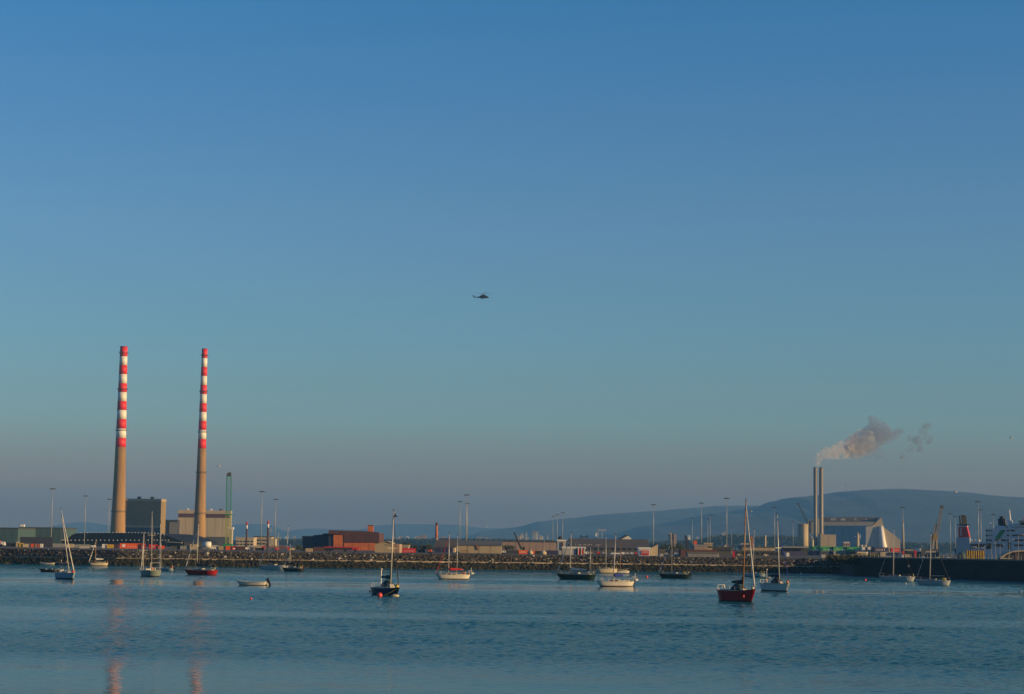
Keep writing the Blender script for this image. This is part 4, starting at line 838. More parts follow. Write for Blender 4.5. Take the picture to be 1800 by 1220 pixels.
# hill-top mast and gantries in the town
Y = 8300; b = base_of(1487, 1487, Y, P(1487, 867, Y).z); t = thing('radio_mast', 'hair-thin radio mast on the hill crest right of the smoke', 'mast', b)
x_, z_ = U(1487, 845, Y, b); part('pole', MB().tube((0, 0, -8), (x_, 0, z_), .9, .5, n=4), C['dgrey'], t); part('aerials', MB().box(-1.5, 1.5, -1.5, 1.5, z_*.6, z_*.7), C['dgrey'], t)
Y = 2600; b = base_of(1050, 1066, Y); t = thing('gantry_crane', 'pale gantry crane in the haze over the wide dark roof', 'crane', b)
for px in (1051.5, 1058.5): part('leg', MB().box(Q(px-.5, 940)[0], Q(px+.5, 940)[0], -1, 1, 0, Q(px, 931)[2]), C['lgrey'], t)
part('beam', MB().box(Q(1050, 931)[0], Q(1065.5, 931)[0], -1, 1, Q(1050, 932.4)[2], Q(1050, 930.6)[2]), C['lgrey'], t); part('operator_cab', MB().box(Q(1046.5, 938)[0], Q(1049.8, 938)[0], -1, 1, Q(1047, 943)[2], Q(1047, 937)[2]), C['white'], t)
Y = 1500; b = base_of(1020, 1033, Y); t = thing('gantry_crane', 'dark saddle-shaped crane frame on the roof line by the white depot', 'crane', b)
part('frame', MB().box(Q(1020, 940)[0], Q(1021.8, 940)[0], -1, 1, 0, Q(1020, 940)[2]).box(Q(1031.2, 940)[0], Q(1033, 940)[0], -1, 1, 0, Q(1032, 940)[2]).box(Q(1021, 943)[0], Q(1032, 943)[0], -1, 1, Q(1026, 944.6)[2], Q(1026, 942.6)[2]), C['navy'], t)
part('ridge_beam', MB().box(Q(1022, 943)[0], Q(1031, 943)[0], -.6, .6, Q(1026, 949)[2], Q(1026, 947.6)[2]), C['navy'], t)

# ------------------------------------------------------------------ ferries at the right
Y = 1150; b = base_of(1690, 1690, Y); t = thing('ferry', 'ferry with a red funnel and black exhaust pipes, its white S mark down the side', 'ship', b, R(-24))
poly_px('casing', [(1681, 945), (1704.5, 945), (1705, 985), (1680, 985)], b, Y, 2.5, M('ship_white_shaded', (0.36, 0.40, 0.44), .5, .06, .1), t, ground=[None, None, 'g', 'g'])  # white casing toned grey-blue for the shade it lies in
poly_px('funnel', [(1684.3, 926), (1699, 925.4), (1703.5, 944), (1684.6, 945)], b, Y, 3.5, C['red'], t, dy=.4)
poly_px('funnel_rim', [(1683.8, 924.4), (1699.5, 924.2), (1700, 925.6), (1683.8, 926.2)], b, Y, 3.9, C['shipw'], t, dy=.2)
for i, (px, yt) in enumerate(((1686.5, 906.5), (1690, 905.4), (1692.6, 905.2), (1695, 906))):
    p0 = Q(px+1.6, 925, 1+i*.8); p1 = Q(px, yt, 1+i*.8); part('exhaust_pipe', MB().tube(p0, p1, .62, .5, n=8), C['black'], t)
x_, z_ = U(1682.5, 922.3, Y, b); part('platform', MB().box(x_, x_+7, .2, 5, z_-.3, z_+.2), C['black'], t)
mk = MB(); 
for px, py in ((1689.2, 929), (1688.6, 932), (1689.4, 935), (1688.8, 938), (1689.2, 941)): x_, z_ = U(px, py, Y, b); mk.box(x_-.25, x_+.3, .3, .38, z_-.4, z_+.45)
part('funnel_mark', mk, C['shipw'], t)
poly_px('deckhouse', [(1705.5, 953), (1733, 952), (1733, 985), (1705.5, 985)], b, Y, 12, C['shipw'], t, dy=1, ground=[None, None, 'g', 'g'])
for k_, (px0, px1) in enumerate(((1706.5, 1712), (1713, 1719), (1720, 1725.5), (1726.5, 1732))): poly_px('window', [(px0, 956), (px1, 956), (px1, 961.5), (px0, 961.5)], b, Y, .3, C['dbrick'], t, dy=.65)
for px in (1706.5, 1712.5, 1719): x_, z_ = U(px, 950.5, Y, b); part('radome', MB().ball((x_, 3, z_), .75, 10), C['shipw'], t, True)
for px, py in ((1710, 962), (1725, 964)): x_, z_ = U(px, py, Y, b); part('lifeboat', MB().ball((x_, .2, z_), 1.2, 8, .5, 2.0, .7), C['lgrey'], t)
poly_px('hull', [(1676, 964), (1735, 966), (1735, 990), (1678, 990)], b, Y, 22, C['navy'], t, dy=2.5, ground=[None, None, 'g', 'g'])
b = base_of(1684, 1700, 800); Yq = 800; t = thing('green_tank', 'dull green rounded tank at the foot of the red funnel ship', 'tank', b)
Y = 800; xa, _ = U(1683, 970, Y, b); xb, _ = U(1698, 970, Y, b); part('tank', MB().lathe([((xb-xa)/2, 0), ((xb-xa)/2, 1.6), ((xb-xa)*.38, 2.5), (.05, 3.0)], 16, (xa+xb)/2), C['teal'], t, True); part('hatch', MB().lathe([(.4, 2.9), (.4, 3.3)], 8), C['dgrey'], t)
b = base_of(1699, 1731, 760); Y = 760; t = thing('striped_barrier', 'yellow-brown row of upright stripes in front of the ships', 'barrier', b)
for i in range(8):
    px = 1699.5+4*i; poly_px('post', [(px, 968.3), (px+1.7, 968.3), (px+1.7, 984), (px, 984)], b, Y, .5, C['yellow'], t, ground=[None, None, 'g', 'g'])
poly_px('backboard', [(1699, 968), (1731, 968), (1731, 984), (1699, 984)], b, Y, .4, C['rust'], t, dy=.55, ground=[None, None, 'g', 'g'])
# white ferry
Y = 900; b = base_of(1732, 1860, Y); t = thing('ferry', 'big white ferry with rows of dark windows and a green slanted emblem', 'ship', b, R(-22))
poly_px('hull', [(1731, 958), (1880, 958), (1880, 990), (1733, 990)], b, Y, 26, C['shipw'], t, ground=[None, None, 'g', 'g'])
poly_px('upper_decks', [(1733.5, 930), (1747, 928.5), (1880, 926), (1880, 958), (1733.5, 958)], b, Y, 20, C['shipw'], t, dy=.5)
poly_px('top_house', [(1771, 921), (1793, 919.5), (1880, 919), (1880, 926), (1771, 926.5)], b, Y, 16, C['shipw'], t, dy=2)
rows = [(932.5, [(1733.8, 1736.4, 3.5), (1738, 1745, .9), (1770.5, 1774, 3), (1776.5, 1784, 2.6)]), (941, [(1733.8, 1736.4, 3.5), (1738, 1745.5, .9), (1770.5, 1774, 3), (1779, 1799, 2.6), (1802, 1830, 2.6)]),
        (949.5, [(1733.8, 1737, 3.5), (1738.5, 1744.5, 2.8), (1750, 1757, 2.8), (1759, 1768.5, 3), (1770.5, 1774, 3), (1783, 1799, 2.8), (1802, 1830, 2.6)]), (958.5, [(1750, 1764, 4.5), (1783, 1799, 3), (1802, 1830, 3)])]
for yy, rw in rows:
    for x0, x1, hh in rw:
        dy_ = .25 if yy < 957 else -.25
        nn = max(1, round((x1-x0)/4)); w_ = (x1-x0)/nn
        for i in range(nn): poly_px('window', [(x0+w_*i+.25, yy-hh/2), (x0+w_*(i+1)-.25, yy-hh/2), (x0+w_*(i+1)-.25, yy+hh/2), (x0+w_*i+.25, yy+hh/2)], b, Y, .3, C['glass'], t, dy=dy_-.06)
for k_ in (0, 5): poly_px('emblem', [(1749.5+k_, 947), (1752.5+k_, 947), (1765+k_*.6, 931.5), (1760+k_*.6, 931.5)], b, Y, .2, C['green'], t, dy=.15)
for x0, x1, y0, y1 in ((1772.5, 1776.5, 953, 966), (1735, 1744, 955, 965)): poly_px('hull_door', [(x0, y0), (x1, y0), (x1, y1), (x0, y1)], b, Y, .3, C['black'], t, dy=-.35)
poly_px('funnel', [(1754.8, 907), (1759.8, 906.6), (1763, 923), (1763.4, 928), (1755.5, 928)], b, Y, 4, C['black'], t, dy=5)
poly_px('funnel_frame', [(1751.5, 911), (1754.5, 911), (1755.3, 924), (1752, 924)], b, Y, 2.5, C['dgrey'], t, dy=6); poly_px('funnel_frame', [(1760.5, 911), (1763.8, 911), (1765.4, 924), (1763.2, 924)], b, Y, 2.5, C['dgrey'], t, dy=6)
poly_px('funnel_base', [(1748, 923), (1767, 924.5), (1768, 929.5), (1747, 929.5)], b, Y, 7, C['shipw'], t, dy=3.5)
p0 = Q(1774.4, 917, 4); p1 = Q(1772.5, 895.5, 4); part('mast', MB().tube(p0, p1, .42, .2, n=8), C['white'], t); part('mast_base', MB().box(p0[0]-.8, p0[0]+.8, 3.2, 4.8, p0[2]-1.2, p0[2]+.6), C['white'], t)
poly_px('bridge_wing', [(1790.5, 915), (1840, 914), (1840, 918.5), (1791, 918.5)], b, Y, 6, C['cream'], t, dy=-1.2); poly_px('bridge_windows', [(1792.5, 918.8), (1840, 918.8), (1840, 922.5), (1793.5, 922.5)], b, Y, .3, C['glass'], t, dy=1.4)
x_, z_ = U(1798.5, 907.5, Y, b); part('radome', MB().ball((x_, 3, z_), .9, 12), C['white'], t, True); part('radar_post', MB().tube((x_, 3, z_-2.2), (x_, 3, z_-.7), .2, n=6), C['red'], t)
x_, z_ = U(1739.5, 920, Y, b); part('radome', MB().ball((x_, 3, z_), .45, 10), C['white'], t, True); part('radar_post', MB().tube((x_, 3, z_-2.4), (x_, 3, z_-.3), .08, n=6), C['lgrey'], t)
Y = 640; b = base_of(1758, 1830, Y); t = thing('arched_shelter', 'cream arched shelter with a dark opening below the white ferry', 'shelter', b)
arc = [(1758, 981.5), (1762, 977), (1768, 973), (1776, 969.8), (1786, 968), (1800, 967.6), (1835, 967.6)]; inn = [(1835, 969.2), (1800, 969.2), (1786, 969.8), (1777, 971.6), (1769, 974.8), (1764, 978.2), (1761, 981.5)]
poly_px('arch', arc + inn, b, Y, 6, C['cream'], t, dy=-.6); poly_px('dark_side', [(1761, 981.5)] + inn[::-1][1:] + [(1835, 984), (1761, 984)], b, Y, 5, C['black'], t, ground=None)  # black block fills the arch as the shade of its opening
poly_px('sill', [(1758, 981.2), (1782, 981.2), (1782, 982.2), (1758, 982.2)], b, Y, .6, C['cream'], t, dy=-1.3)
container('dark red upright box inside the arched shelter', 1784, 1788.5, 970.5, 630, C['dbrick'], name='red_box')
def ground_fence():
    b = base_of(1600, 1760, 590); t = thing('quay_railing', 'pale broken railing along the top of the dark quay wall', 'railing', (0, 0, 0))
    r_ = random.Random(9)
    for i in range(len(QP)-2):
        a_, c_ = QP[i+1], QP[i+2]
        n_ = 14
        for k in range(n_):
            p = a_.lerp(c_, k/n_); p2 = a_.lerp(c_, (k+1)/n_)
            part('railing_post', MB().box(p.x+1.6, p.x+1.72, p.y+.2, p.y+.32, QZ+.35, QZ+1.4), C['tan'], t)
            if r_.random() < .75: part('rail', MB().tube((p.x+1.66, p.y+.26, QZ+1.35), (p2.x+1.66, p2.y+.26, QZ+1.35), .06, n=4).tube((p.x+1.66, p.y+.26, QZ+.9), (p2.x+1.66, p2.y+.26, QZ+.9), .05, n=4), C['tan'], t)
ground_fence()

# ------------------------------------------------------------------ trees, scrub, far woods, town
def leaf_mat(name, cols):
    m = bpy.data.materials.new(name); m.use_nodes = True; nt = m.node_tree; n = nt.nodes; l = nt.links; b = n['Principled BSDF']; b.inputs['Roughness'].default_value = .8
    tc = n.new('ShaderNodeTexCoord'); nz = n.new('ShaderNodeTexNoise'); nz.inputs['Scale'].default_value = .9; r = n.new('ShaderNodeValToRGB')
    r.color_ramp.elements[0].position = .35; r.color_ramp.elements[1].position = .65; r.color_ramp.elements[0].color = cols[0]+(1,); r.color_ramp.elements[1].color = cols[1]+(1,)
    l.new(tc.outputs['Object'], nz.inputs['Vector']); l.new(nz.outputs['Fac'], r.inputs[0]); l.new(r.outputs[0], b.inputs['Base Color']); return m
LF = leaf_mat('dark_foliage', ((.012, .02, .008), (.035, .055, .018))); BK = M('bark', (.05, .035, .025), .9)
def crown_mesh(seed, w_, h_, dens=420):
    r = random.Random(seed); mb = MB(); lobes = [(r.uniform(-.3, .3)*w_, r.uniform(-.3, .3)*w_, h_*r.uniform(.45, .8), w_*r.uniform(.22, .34)) for _ in range(7)]
    for _ in range(dens):
        c = r.choice(lobes); v = Vector((r.gauss(0, 1), r.gauss(0, 1), r.gauss(0, .8))).normalized()*c[3]*r.uniform(.75, 1.1)
        p = Vector(c[:3])+v; s_ = w_*r.uniform(.03, .06); a = Vector((r.gauss(0, 1), r.gauss(0, 1), r.gauss(0, 1))).normalized(); b_ = a.orthogonal().normalized()
        mb.add([p-a*s_, p+b_*s_, p+a*s_, p-b_*s_], [(0, 1, 2, 3)])
    return mb
def tree(label, px, yt, Y, wpx, seed, group='dark trees on the port land'):
    b = base_of(px, px, Y); x_, z_ = U(px, yt, Y, b); w_ = wpx*Y/F; t = thing('broadleaf_tree', label, 'tree', (b.x+x_, Y, G), 0, group)
    tr = MB().tube((0, 0, 0), (0.1, 0, z_*.55), w_*.04, w_*.025, 7)
    for k in range(4): a = k*1.6; tr.tube((0.05, 0, z_*.35), (math.cos(a)*w_*.25, math.sin(a)*w_*.25, z_*.7), w_*.018, w_*.008, 5)
    part('trunk', tr, BK, t); part('crown', crown_mesh(seed, w_, z_), LF, t)
trees = [(706.5, 951.5, 13, 'pointed dark tree left of the twin-topped pair over the red container'), (717, 950.5, 12, 'tallest dark tree over the red container'), (728, 957, 15, 'rounded tree right of the tallest one'), (742, 959, 18, 'wide low tree above the boat trailer'), (757, 958.5, 18, 'wide low tree left of the brown-roofed shed'), (768, 960, 14, 'low tree in front of the brick chimney'),
 (524, 959.5, 14, 'lone low tree left of the stepped navy sheds'), (890, 957.5, 15, 'bushy tree left of the leaning crane boom'), (900, 958, 13, 'bushy tree under the leaning crane boom'), (1168, 955.5, 18, 'leftmost tree of the dark bank by the pale twin block'), (1181, 956, 20, 'middle tree of the dark bank by the pale twin block'), (1195, 955.5, 18, 'rightmost tree of the dark bank by the crane arm')]
for i, (px, yt, w_, lab) in enumerate(trees): tree(lab, px, yt, 900, w_, 40+i)
# scrub between the rocks and the quay wall
r = random.Random(5); mb = MB()
for i in range(5200):
    px = r.uniform(1452, 1545); t_ = r.random(); py = 979+r.gauss(0, 1.4)*(1+max(0, 1-abs(px-1500)/50)) + t_*10*max(0, 1-abs(px-1505)/50)
    p = P(px, py, 596+r.uniform(-1.5, 7)-t_*2); s_ = r.uniform(.12, .34); a = Vector((r.gauss(0, 1), r.gauss(0, 1), r.gauss(0, 1))).normalized(); b_ = a.orthogonal().normalized()
    mb.add([p-a*s_, p+b_*s_, p+a*s_, p-b_*s_], [(0, 1, 2, 3)])
part('scrub', mb, leaf_mat('scrub_leaves', ((.015, .02, .008), (.05, .055, .02))), kind='stuff')
# far woods below the hills
r = random.Random(8); mb = MB()
prof_ = [(400, 952), (500, 949), (640, 949), (690, 949), (760, 948), (870, 948.5), (900, 949.5), (975, 951), (1150, 953), (1200, 951), (1225, 950), (1250, 944), (1280, 940.5), (1310, 942), (1340, 944), (1370, 942), (1400, 945), (1440, 950), (1600, 955), (1700, 957), (1900, 958)]
def wood(Y, n_, dz):
    for i in range(n_):
        px = r.uniform(380, 1900); yt = np.interp(px, [a for a, _ in prof_], [c for _, c in prof_]) + dz + r.gauss(0, .8)
        top = P(px, yt, Y); z_ = G + (top.z-G)*r.random()**.5; p = Vector((top.x, Y+r.uniform(-60, 60), z_)); s_ = r.uniform(1.4, 3.2)
        a = Vector((r.gauss(0, 1), r.gauss(0, 1), r.gauss(0, .6))).normalized(); b_ = a.orthogonal().normalized(); mb.add([p-a*s_, p+b_*s_, p+a*s_, p-b_*s_], [(0, 1, 2, 3)])
wood(3900, 36000, 0); part('distant_woods', mb, leaf_mat('far_foliage', ((.006, .010, .006), (.014, .022, .012))), kind='stuff')
# town buildings in the haze
tb = [(664, 8, 943, 'pale block in the haze just right of the brick warehouse'), (668, 4, 947.5, 'tiny white dot house beside the pale block'), (716, 5, 943.5, 'small pale tower block over the pointed dark tree'), (736.5, 6.5, 942.5, 'pinkish apartment block, left one of the pair over the red container'), (745.5, 8, 940.5, 'pinkish apartment block, right and taller one of the pair'), (779.5, 9, 943.8, 'wide white block over the brown-roofed shed'),
      (925, 2.6, 936, 'tall thin white tower in the town haze'), (917, 4, 938.5, 'cream block left of the thin white tower'), (938, 5, 933.5, 'dark glass office block right of the thin white tower'), (943.5, 5, 935, 'paler glass office block beside the dark one'), (950, 5, 941.5, 'bright flat block right of the glass offices'), (844, 13, 945, 'brownish housing row over the tan warehouse'), (1270, 4, 937, 'pale slab with a slanted top under the hill'), (1274, 3, 935.5, 'second pale slab beside the slanted one'), (1211.5, 4.5, 941.5, 'white cluster house left of the tall mast'), (1226, 5, 944, 'white cluster house at the tall mast'), (488, 9, 944.5, 'long pale roof line behind the slim chimneys'), (503, 6, 943.8, 'bright white roof beside the grey ketch mast'), (856, 5, 923, 'white glint of a glasshouse on the far slope')]
wm = [C['lgrey'], C['cream'], C['white'], C['pink'], C['grey']]
def town(px, w_, yt, lab, Y, k, grp):
    z0 = G if yt > 930 else P(px, yt+5, Y).z
    b = base_of(px, px, Y, z0); s_ = Y/F; x_, z_ = U(px, yt, Y, b); t = thing('town_building', lab, 'building', b, 0, grp)
    part('wall', MB().box(-w_*s_/2, w_*s_/2, 0, w_*s_*.6, 0, z_), wm[k % 5], t); part('roof', MB().box(-w_*s_/2*.9, w_*s_/2*.9, 1, w_*s_*.5, z_, z_+s_*.6), C['grey'], t)
    nn = max(1, int(w_/2.5))
    for i in range(nn): 
        cx = (-.5+(i+.5)/nn)*w_*s_; part('window', MB().box(cx-s_*.5, cx+s_*.5, -.4, -.05, z_-s_*2.6, z_-s_*1.2), C['glass'], t)
for k, (px, w_, yt, lab) in enumerate(tb): town(px, w_, yt, lab, 4300 if yt > 930 else 11000, 4 if 'dark glass' in lab else (3 if 'pink' in lab or 'brown' in lab else k % 3), 'named town buildings in the haze')
r = random.Random(21)
for i in range(90):
    c_ = r.choice([(900, 975, 10), (830, 870, 3), (1195, 1262, 6), (690, 760, 3), (1255, 1300, 5), (415, 520, 3), (975, 1090, 3), (1480, 1760, 2)])
    px = r.uniform(c_[0], c_[1]); w_ = r.uniform(1.5, 4.5); yt = 962+.0131*(px-900) - r.uniform(10, 14.5) - r.random()*c_[2]
    town(px, w_, yt, 'small pale building, one of the many specks of the town below the hills', r.uniform(4500, 5400), r.choice((0, 1, 2, 1, 3)), 'specks of the distant town')

# ------------------------------------------------------------------ helicopter
Y = 1500; p = P(846, 521, Y); t = thing('helicopter', 'small dark helicopter flying right in the middle of the sky', 'helicopter', p); s_ = Y/F
def hx(px, py): q = P(px, py, Y); return (q.x-p.x, q.z-p.z)
HB = M('helicopter_green', (0.03, 0.045, 0.035), .5, .2, .8)
rings = [(832.5, 521.6, .16), (838, 522.6, .3), (842.5, 522.3, .55), (845, 521.9, 1.0), (848, 521.8, 1.25), (852, 521.9, 1.22), (855.5, 522.4, .95), (858, 522.8, .55), (859.8, 523, .1)]
mb = MB(); n_ = 14
for px, py, r_ in rings:
    x_, z_ = hx(px, py); 
    for k in range(n_): a = 2*math.pi*k/n_; mb.v.append((x_, math.cos(a)*r_*.95, z_+math.sin(a)*r_*(.85 if r_ > .8 else 1)))
for i in range(len(rings)-1):
    for k in range(n_): mb.f.append((i*n_+k, i*n_+(k+1) % n_, (i+1)*n_+(k+1) % n_, (i+1)*n_+k))
part('fuselage', mb, HB, t, True)
a_ = [hx(*q) for q in ((830.8, 519.2), (832.3, 519.3), (835.5, 523), (834.2, 523.8), (833, 522.6))]; part('tail_fin', MB().prism(a_[::-1], -.1, .1), HB, t)
a_ = [hx(*q) for q in ((844, 520.4), (848, 517.9), (852, 518.3), (855.5, 520.6))]; part('engine_cowling', MB().prism(a_[::-1], -.55, .55), HB, t)
x_, z_ = hx(850, 516.6); x2, z2 = hx(850.3, 518.2); part('rotor_mast', MB().tube((x2, 0, z2), (x_, 0, z_), .12, n=6), C['black'], t)
for k in range(4):
    a = .35+k*math.pi/2; bl = MB(); d = Vector((math.cos(a), math.sin(a), 0)); e = Vector((-d.y, d.x, 0))*.2; o = Vector((x_, 0, z_)); tip = o+d*6.4+Vector((0, 0, .25))
    bl.add([o+e, o-e, tip-e, tip+e, o+e+Vector((0, 0, .07)), o-e+Vector((0, 0, .07)), tip-e+Vector((0, 0, .07)), tip+e+Vector((0, 0, .07))], [(3, 2, 1, 0), (4, 5, 6, 7), (0, 1, 5, 4), (1, 2, 6, 5), (2, 3, 7, 6), (3, 0, 4, 7)]); part('rotor_blade', bl, C['black'], t)
x_, z_ = hx(831.5, 520); part('tail_rotor', MB().box(x_-.05, x_+.05, .15, .2, z_-1.1, z_+1.1).box(x_-1.1, x_+1.1, .15, .2, z_-.05, z_+.05), C['black'], t)
a_ = [hx(*q) for q in ((853.5, 520.3), (856.5, 521.2), (857.2, 522.6), (853.5, 522.4))]; part('windscreen', MB().prism(a_[::-1], -1.0, 1.0), C['glass'], t)
x_, z_ = hx(849, 522.3); part('door_window', MB().box(x_-.9, x_+.7, -1.26, -1.1, z_-.1, z_+.6), C['glass'], t)
x_, z_ = hx(847, 525); part('skid', MB().tube((x_-1.5, -.9, z_), (x_+2, -.9, z_), .07, n=5).tube((x_-1.5, .9, z_), (x_+2, .9, z_), .07, n=5), C['black'], t)

# ------------------------------------------------------------------ gulls
def gull(label, px, py, Y, span, tilt=0.3, water=False):
    p = PW(px, py) if water else P(px, py, Y); t = thing('gull', label, 'bird', p, rnd.uniform(-.5, .5), 'gulls')
    part('body', MB().ball((0, 0, .12 if water else 0), span*.13, 8, .6, 2.2, .8), C['white'], t, True)
    part('head', MB().ball((span*.3, 0, .28 if water else .03), span*.07, 6), C['white'], t, True)
    for s_ in (-1, 1):
        if water: part('wing', MB().ball((-.05, s_*span*.09, .14), span*.1, 6, .5, 2.3, .3), C['grey'], t)
        else: part('wing', MB().add([(-.1*span, 0, 0), (.1*span, 0, 0), (.06*span, s_*span*.28, span*tilt*.5), (-.1*span, s_*span*.5, span*tilt*.4), (-.12*span, s_*span*.25, span*tilt*.45)], [(0, 1, 2, 3, 4)]), C['grey'], t)
for a in ((384, 819, 300, .8, .5, 0, 'gull flying right of the slimmer striped chimney'), (1777, 770, 230, .6, .5, 0, 'gull high over the ferries at the picture edge'), (1320, 899.5, 420, .9, .6, 0, 'gull flying near the top of the red yacht mast'), (1679, 865, 250, .8, .3, 0, 'bright gull gliding over the hill crest'), (1597, 996, 420, .7, .7, 0, 'gull banking before the dark quay wall')): gull(a[6], a[0], a[1], a[2], a[3], a[4])
gull('gull sitting on the water at the right edge', 1793, 1041, 0, 1.0, 0, True)

# ------------------------------------------------------------------ smoke plume of the twin stacks
def smoke():
    Y = 2118; r = random.Random(3); bl = []
    path = [(1438.5, 822, 3.5), (1438, 814, 5), (1439.5, 805, 6.5), (1446, 798.5, 8.5), (1455, 796, 10.5), (1466, 794.5, 12.5), (1478, 792, 15), (1491, 789, 17.5), (1504, 785, 20), (1518, 779, 22), (1532, 770, 22), (1545, 762, 20), (1556, 765, 16), (1540, 748, 13), (1534, 738, 9), (1553, 752, 10), (1571, 764, 10), (1580, 760, 8), (1528, 794, 11), (1542, 799, 9)]
    wisps = [(1584, 758, 5), (1600, 788, 8), (1586, 802, 6), (1612, 775, 10), (1622, 758, 9), (1630, 748, 8), (1632, 772, 9), (1618, 788, 7), (1596, 771, 7)]
    s_ = Y/F
    def cloud(name, lst, dens, alb, sc, thr, fade):
        me_v = MB()
        for px, py, rp in lst:
            Yp = Y + max(0, px-1438)*.9; c = P(px, py, Yp); me_v.ball((c.x, Yp+r.uniform(-3, 3), c.z), rp*s_*1.15, 14)
            for _ in range(3): a_ = r.uniform(0, 6.28); me_v.ball((c.x+math.cos(a_)*rp*s_*.5, Yp+r.uniform(-4, 4), c.z+math.sin(a_)*rp*s_*.5), rp*s_*r.uniform(.45, .8), 12)
        o = part(name, me_v, None); o['kind'] = 'stuff'
        md = o.modifiers.new('remesh', 'REMESH'); md.mode = 'VOXEL'; md.voxel_size = 1.1
        m = bpy.data.materials.new(name); m.use_nodes = True; nt = m.node_tree; n = nt.nodes; l = nt.links; n.clear()
        ou = n.new('ShaderNodeOutputMaterial'); pv = n.new('ShaderNodeVolumePrincipled'); tc = n.new('ShaderNodeTexCoord'); nz = n.new('ShaderNodeTexNoise'); nz.inputs['Scale'].default_value = sc; nz.inputs['Detail'].default_value = 4; nz.inputs['Distortion'].default_value = .6
        rr = n.new('ShaderNodeMapRange'); rr.inputs['From Min'].default_value = thr; rr.inputs['From Max'].default_value = thr+.22; rr.inputs['To Max'].default_value = dens
        sx = n.new('ShaderNodeSeparateXYZ'); xr = n.new('ShaderNodeMapRange'); x0 = P(1450, 800, Y).x; x1 = P(1560, 760, Y+110).x
        xr.inputs['From Min'].default_value = x0; xr.inputs['From Max'].default_value = x1; xr.inputs['To Min'].default_value = 1.0; xr.inputs['To Max'].default_value = fade
        mu = n.new('ShaderNodeMath'); mu.operation = 'MULTIPLY'
        l.new(tc.outputs['Object'], nz.inputs['Vector']); l.new(nz.outputs['Fac'], rr.inputs['Value']); l.new(tc.outputs['Object'], sx.inputs[0]); l.new(sx.outputs['X'], xr.inputs['Value'])
        l.new(rr.outputs[0], mu.inputs[0]); l.new(xr.outputs[0], mu.inputs[1]); l.new(mu.outputs[0], pv.inputs['Density'])
        pv.inputs['Color'].default_value = alb+(1,); pv.inputs['Anisotropy'].default_value = 0.0
        l.new(pv.outputs[0], ou.inputs['Volume']); o.data.materials.append(m)
    cloud('smoke_lit', path[:10], .12, (.90, .86, .86), .15, .45, .35)  # near smoke: paler albedo stands in for the sun on it
    cloud('smoke_shaded', path[8:], .12, (.40, .48, .68), .11, .38, .7)  # same smoke farther off, its shaded look put into a darker albedo
    cloud('smoke_wisps', wisps, .13, (.36, .44, .54), .13, .40, .8)  # wisps darkened in albedo too, to look shaded
smoke()
# ------------------------------------------------------------------ boats
HP = dict(red=M('hull_red', (0.36, 0.012, 0.012), .3, .06, .5), white=M('hull_white', (0.66, 0.62, 0.54), .3, .06, .5), cream=M('hull_cream', (0.62, 0.52, 0.34), .35, .06, .5), navy=M('hull_navy', (0.012, 0.02, 0.06), .25, .1, .5),
  dgreen=M('hull_dark_green', (0.012, 0.03, 0.022), .3, .1, .5), ggreen=M('hull_grey_green', (0.20, 0.25, 0.22), .35, .08, .5), pblue=M('hull_pale_blue', (0.28, 0.38, 0.44), .35, .08, .5), lgrey=M('hull_light_grey', (0.40, 0.42, 0.42), .35, .06, .5),
  black=M('antifouling_dark', (0.015, 0.014, 0.014), .6, .1, 1), rust=M('antifouling_brown', (0.10, 0.03, 0.02), .7, .2, 1), deck=M('deck_cream', (0.50, 0.46, 0.38), .6, .1, 1), teak=M('teak_deck', (0.28, 0.17, 0.09), .7, .2, 3, stretch=(1, 8, 1)),
  alu=M('mast_aluminium', (0.55, 0.53, 0.48), .4, .05, 1, metal=.2), wood=M('varnished_wood', (0.33, 0.16, 0.06), .35, .15, 2), rope=M('rigging_wire', (0.22, 0.21, 0.19), .6), sail=M('furled_sailcloth', (0.60, 0.57, 0.50), .8, .08, 2, bump=.3),
  cred=M('sail_cover_red', (0.45, 0.015, 0.02), .85, .12, 2, bump=.3), cblue=M('sail_cover_blue', (0.03, 0.05, 0.30), .85, .12, 2, bump=.3), cdark=M('sail_cover_dark', (0.02, 0.022, 0.035), .85, .2, 2, bump=.3), cteal=M('sprayhood_teal', (0.02, 0.06, 0.07), .85, .2, 2),
  orange=M('lifebuoy_orange', (0.75, 0.20, 0.05), .6, .1, 2), yellow=M('oilskin_yellow', (0.65, 0.50, 0.05), .7, .1, 2), pink=M('buoy_red', (0.75, 0.07, 0.06), .5, .1, 2))
def hull_shape(L_, B, Fr, sheer, stern, z):
    """outline of the hull at height z: list of (x, half-beam) from stern to bow"""
    out = []; n = 14
    for i in range(n+1):
        t = i/n
        b_ = B/2*(math.sin(math.pi*min(1, (t*.62+.38)))**.62 if t > .19 else (stern+(1-stern)*(t/.19)**.8)*math.sin(math.pi*(.19*.62+.38))**.62)
        if t > .995: b_ = .02
        k = max(0, 1-z/Fr) if z >= 0 else 1+min(.6, -z)
        flare = 1-.18*k-.25*k*max(0, t-.6)/.4
        x = -L_/2+L_*t
        x -= .11*L_*k*max(0, (t-.75)/.25)**1.2; x += .05*L_*k*max(0, (.2-t)/.2)
        if z < 0: flare *= .75
        out.append((x, b_*flare))
    return out
def deck_z(L_, Fr, sheer, x): u = (x/(L_/2)); return Fr*(1+sheer*(.9*max(0, u)**2+.35*max(0, -u)**2))
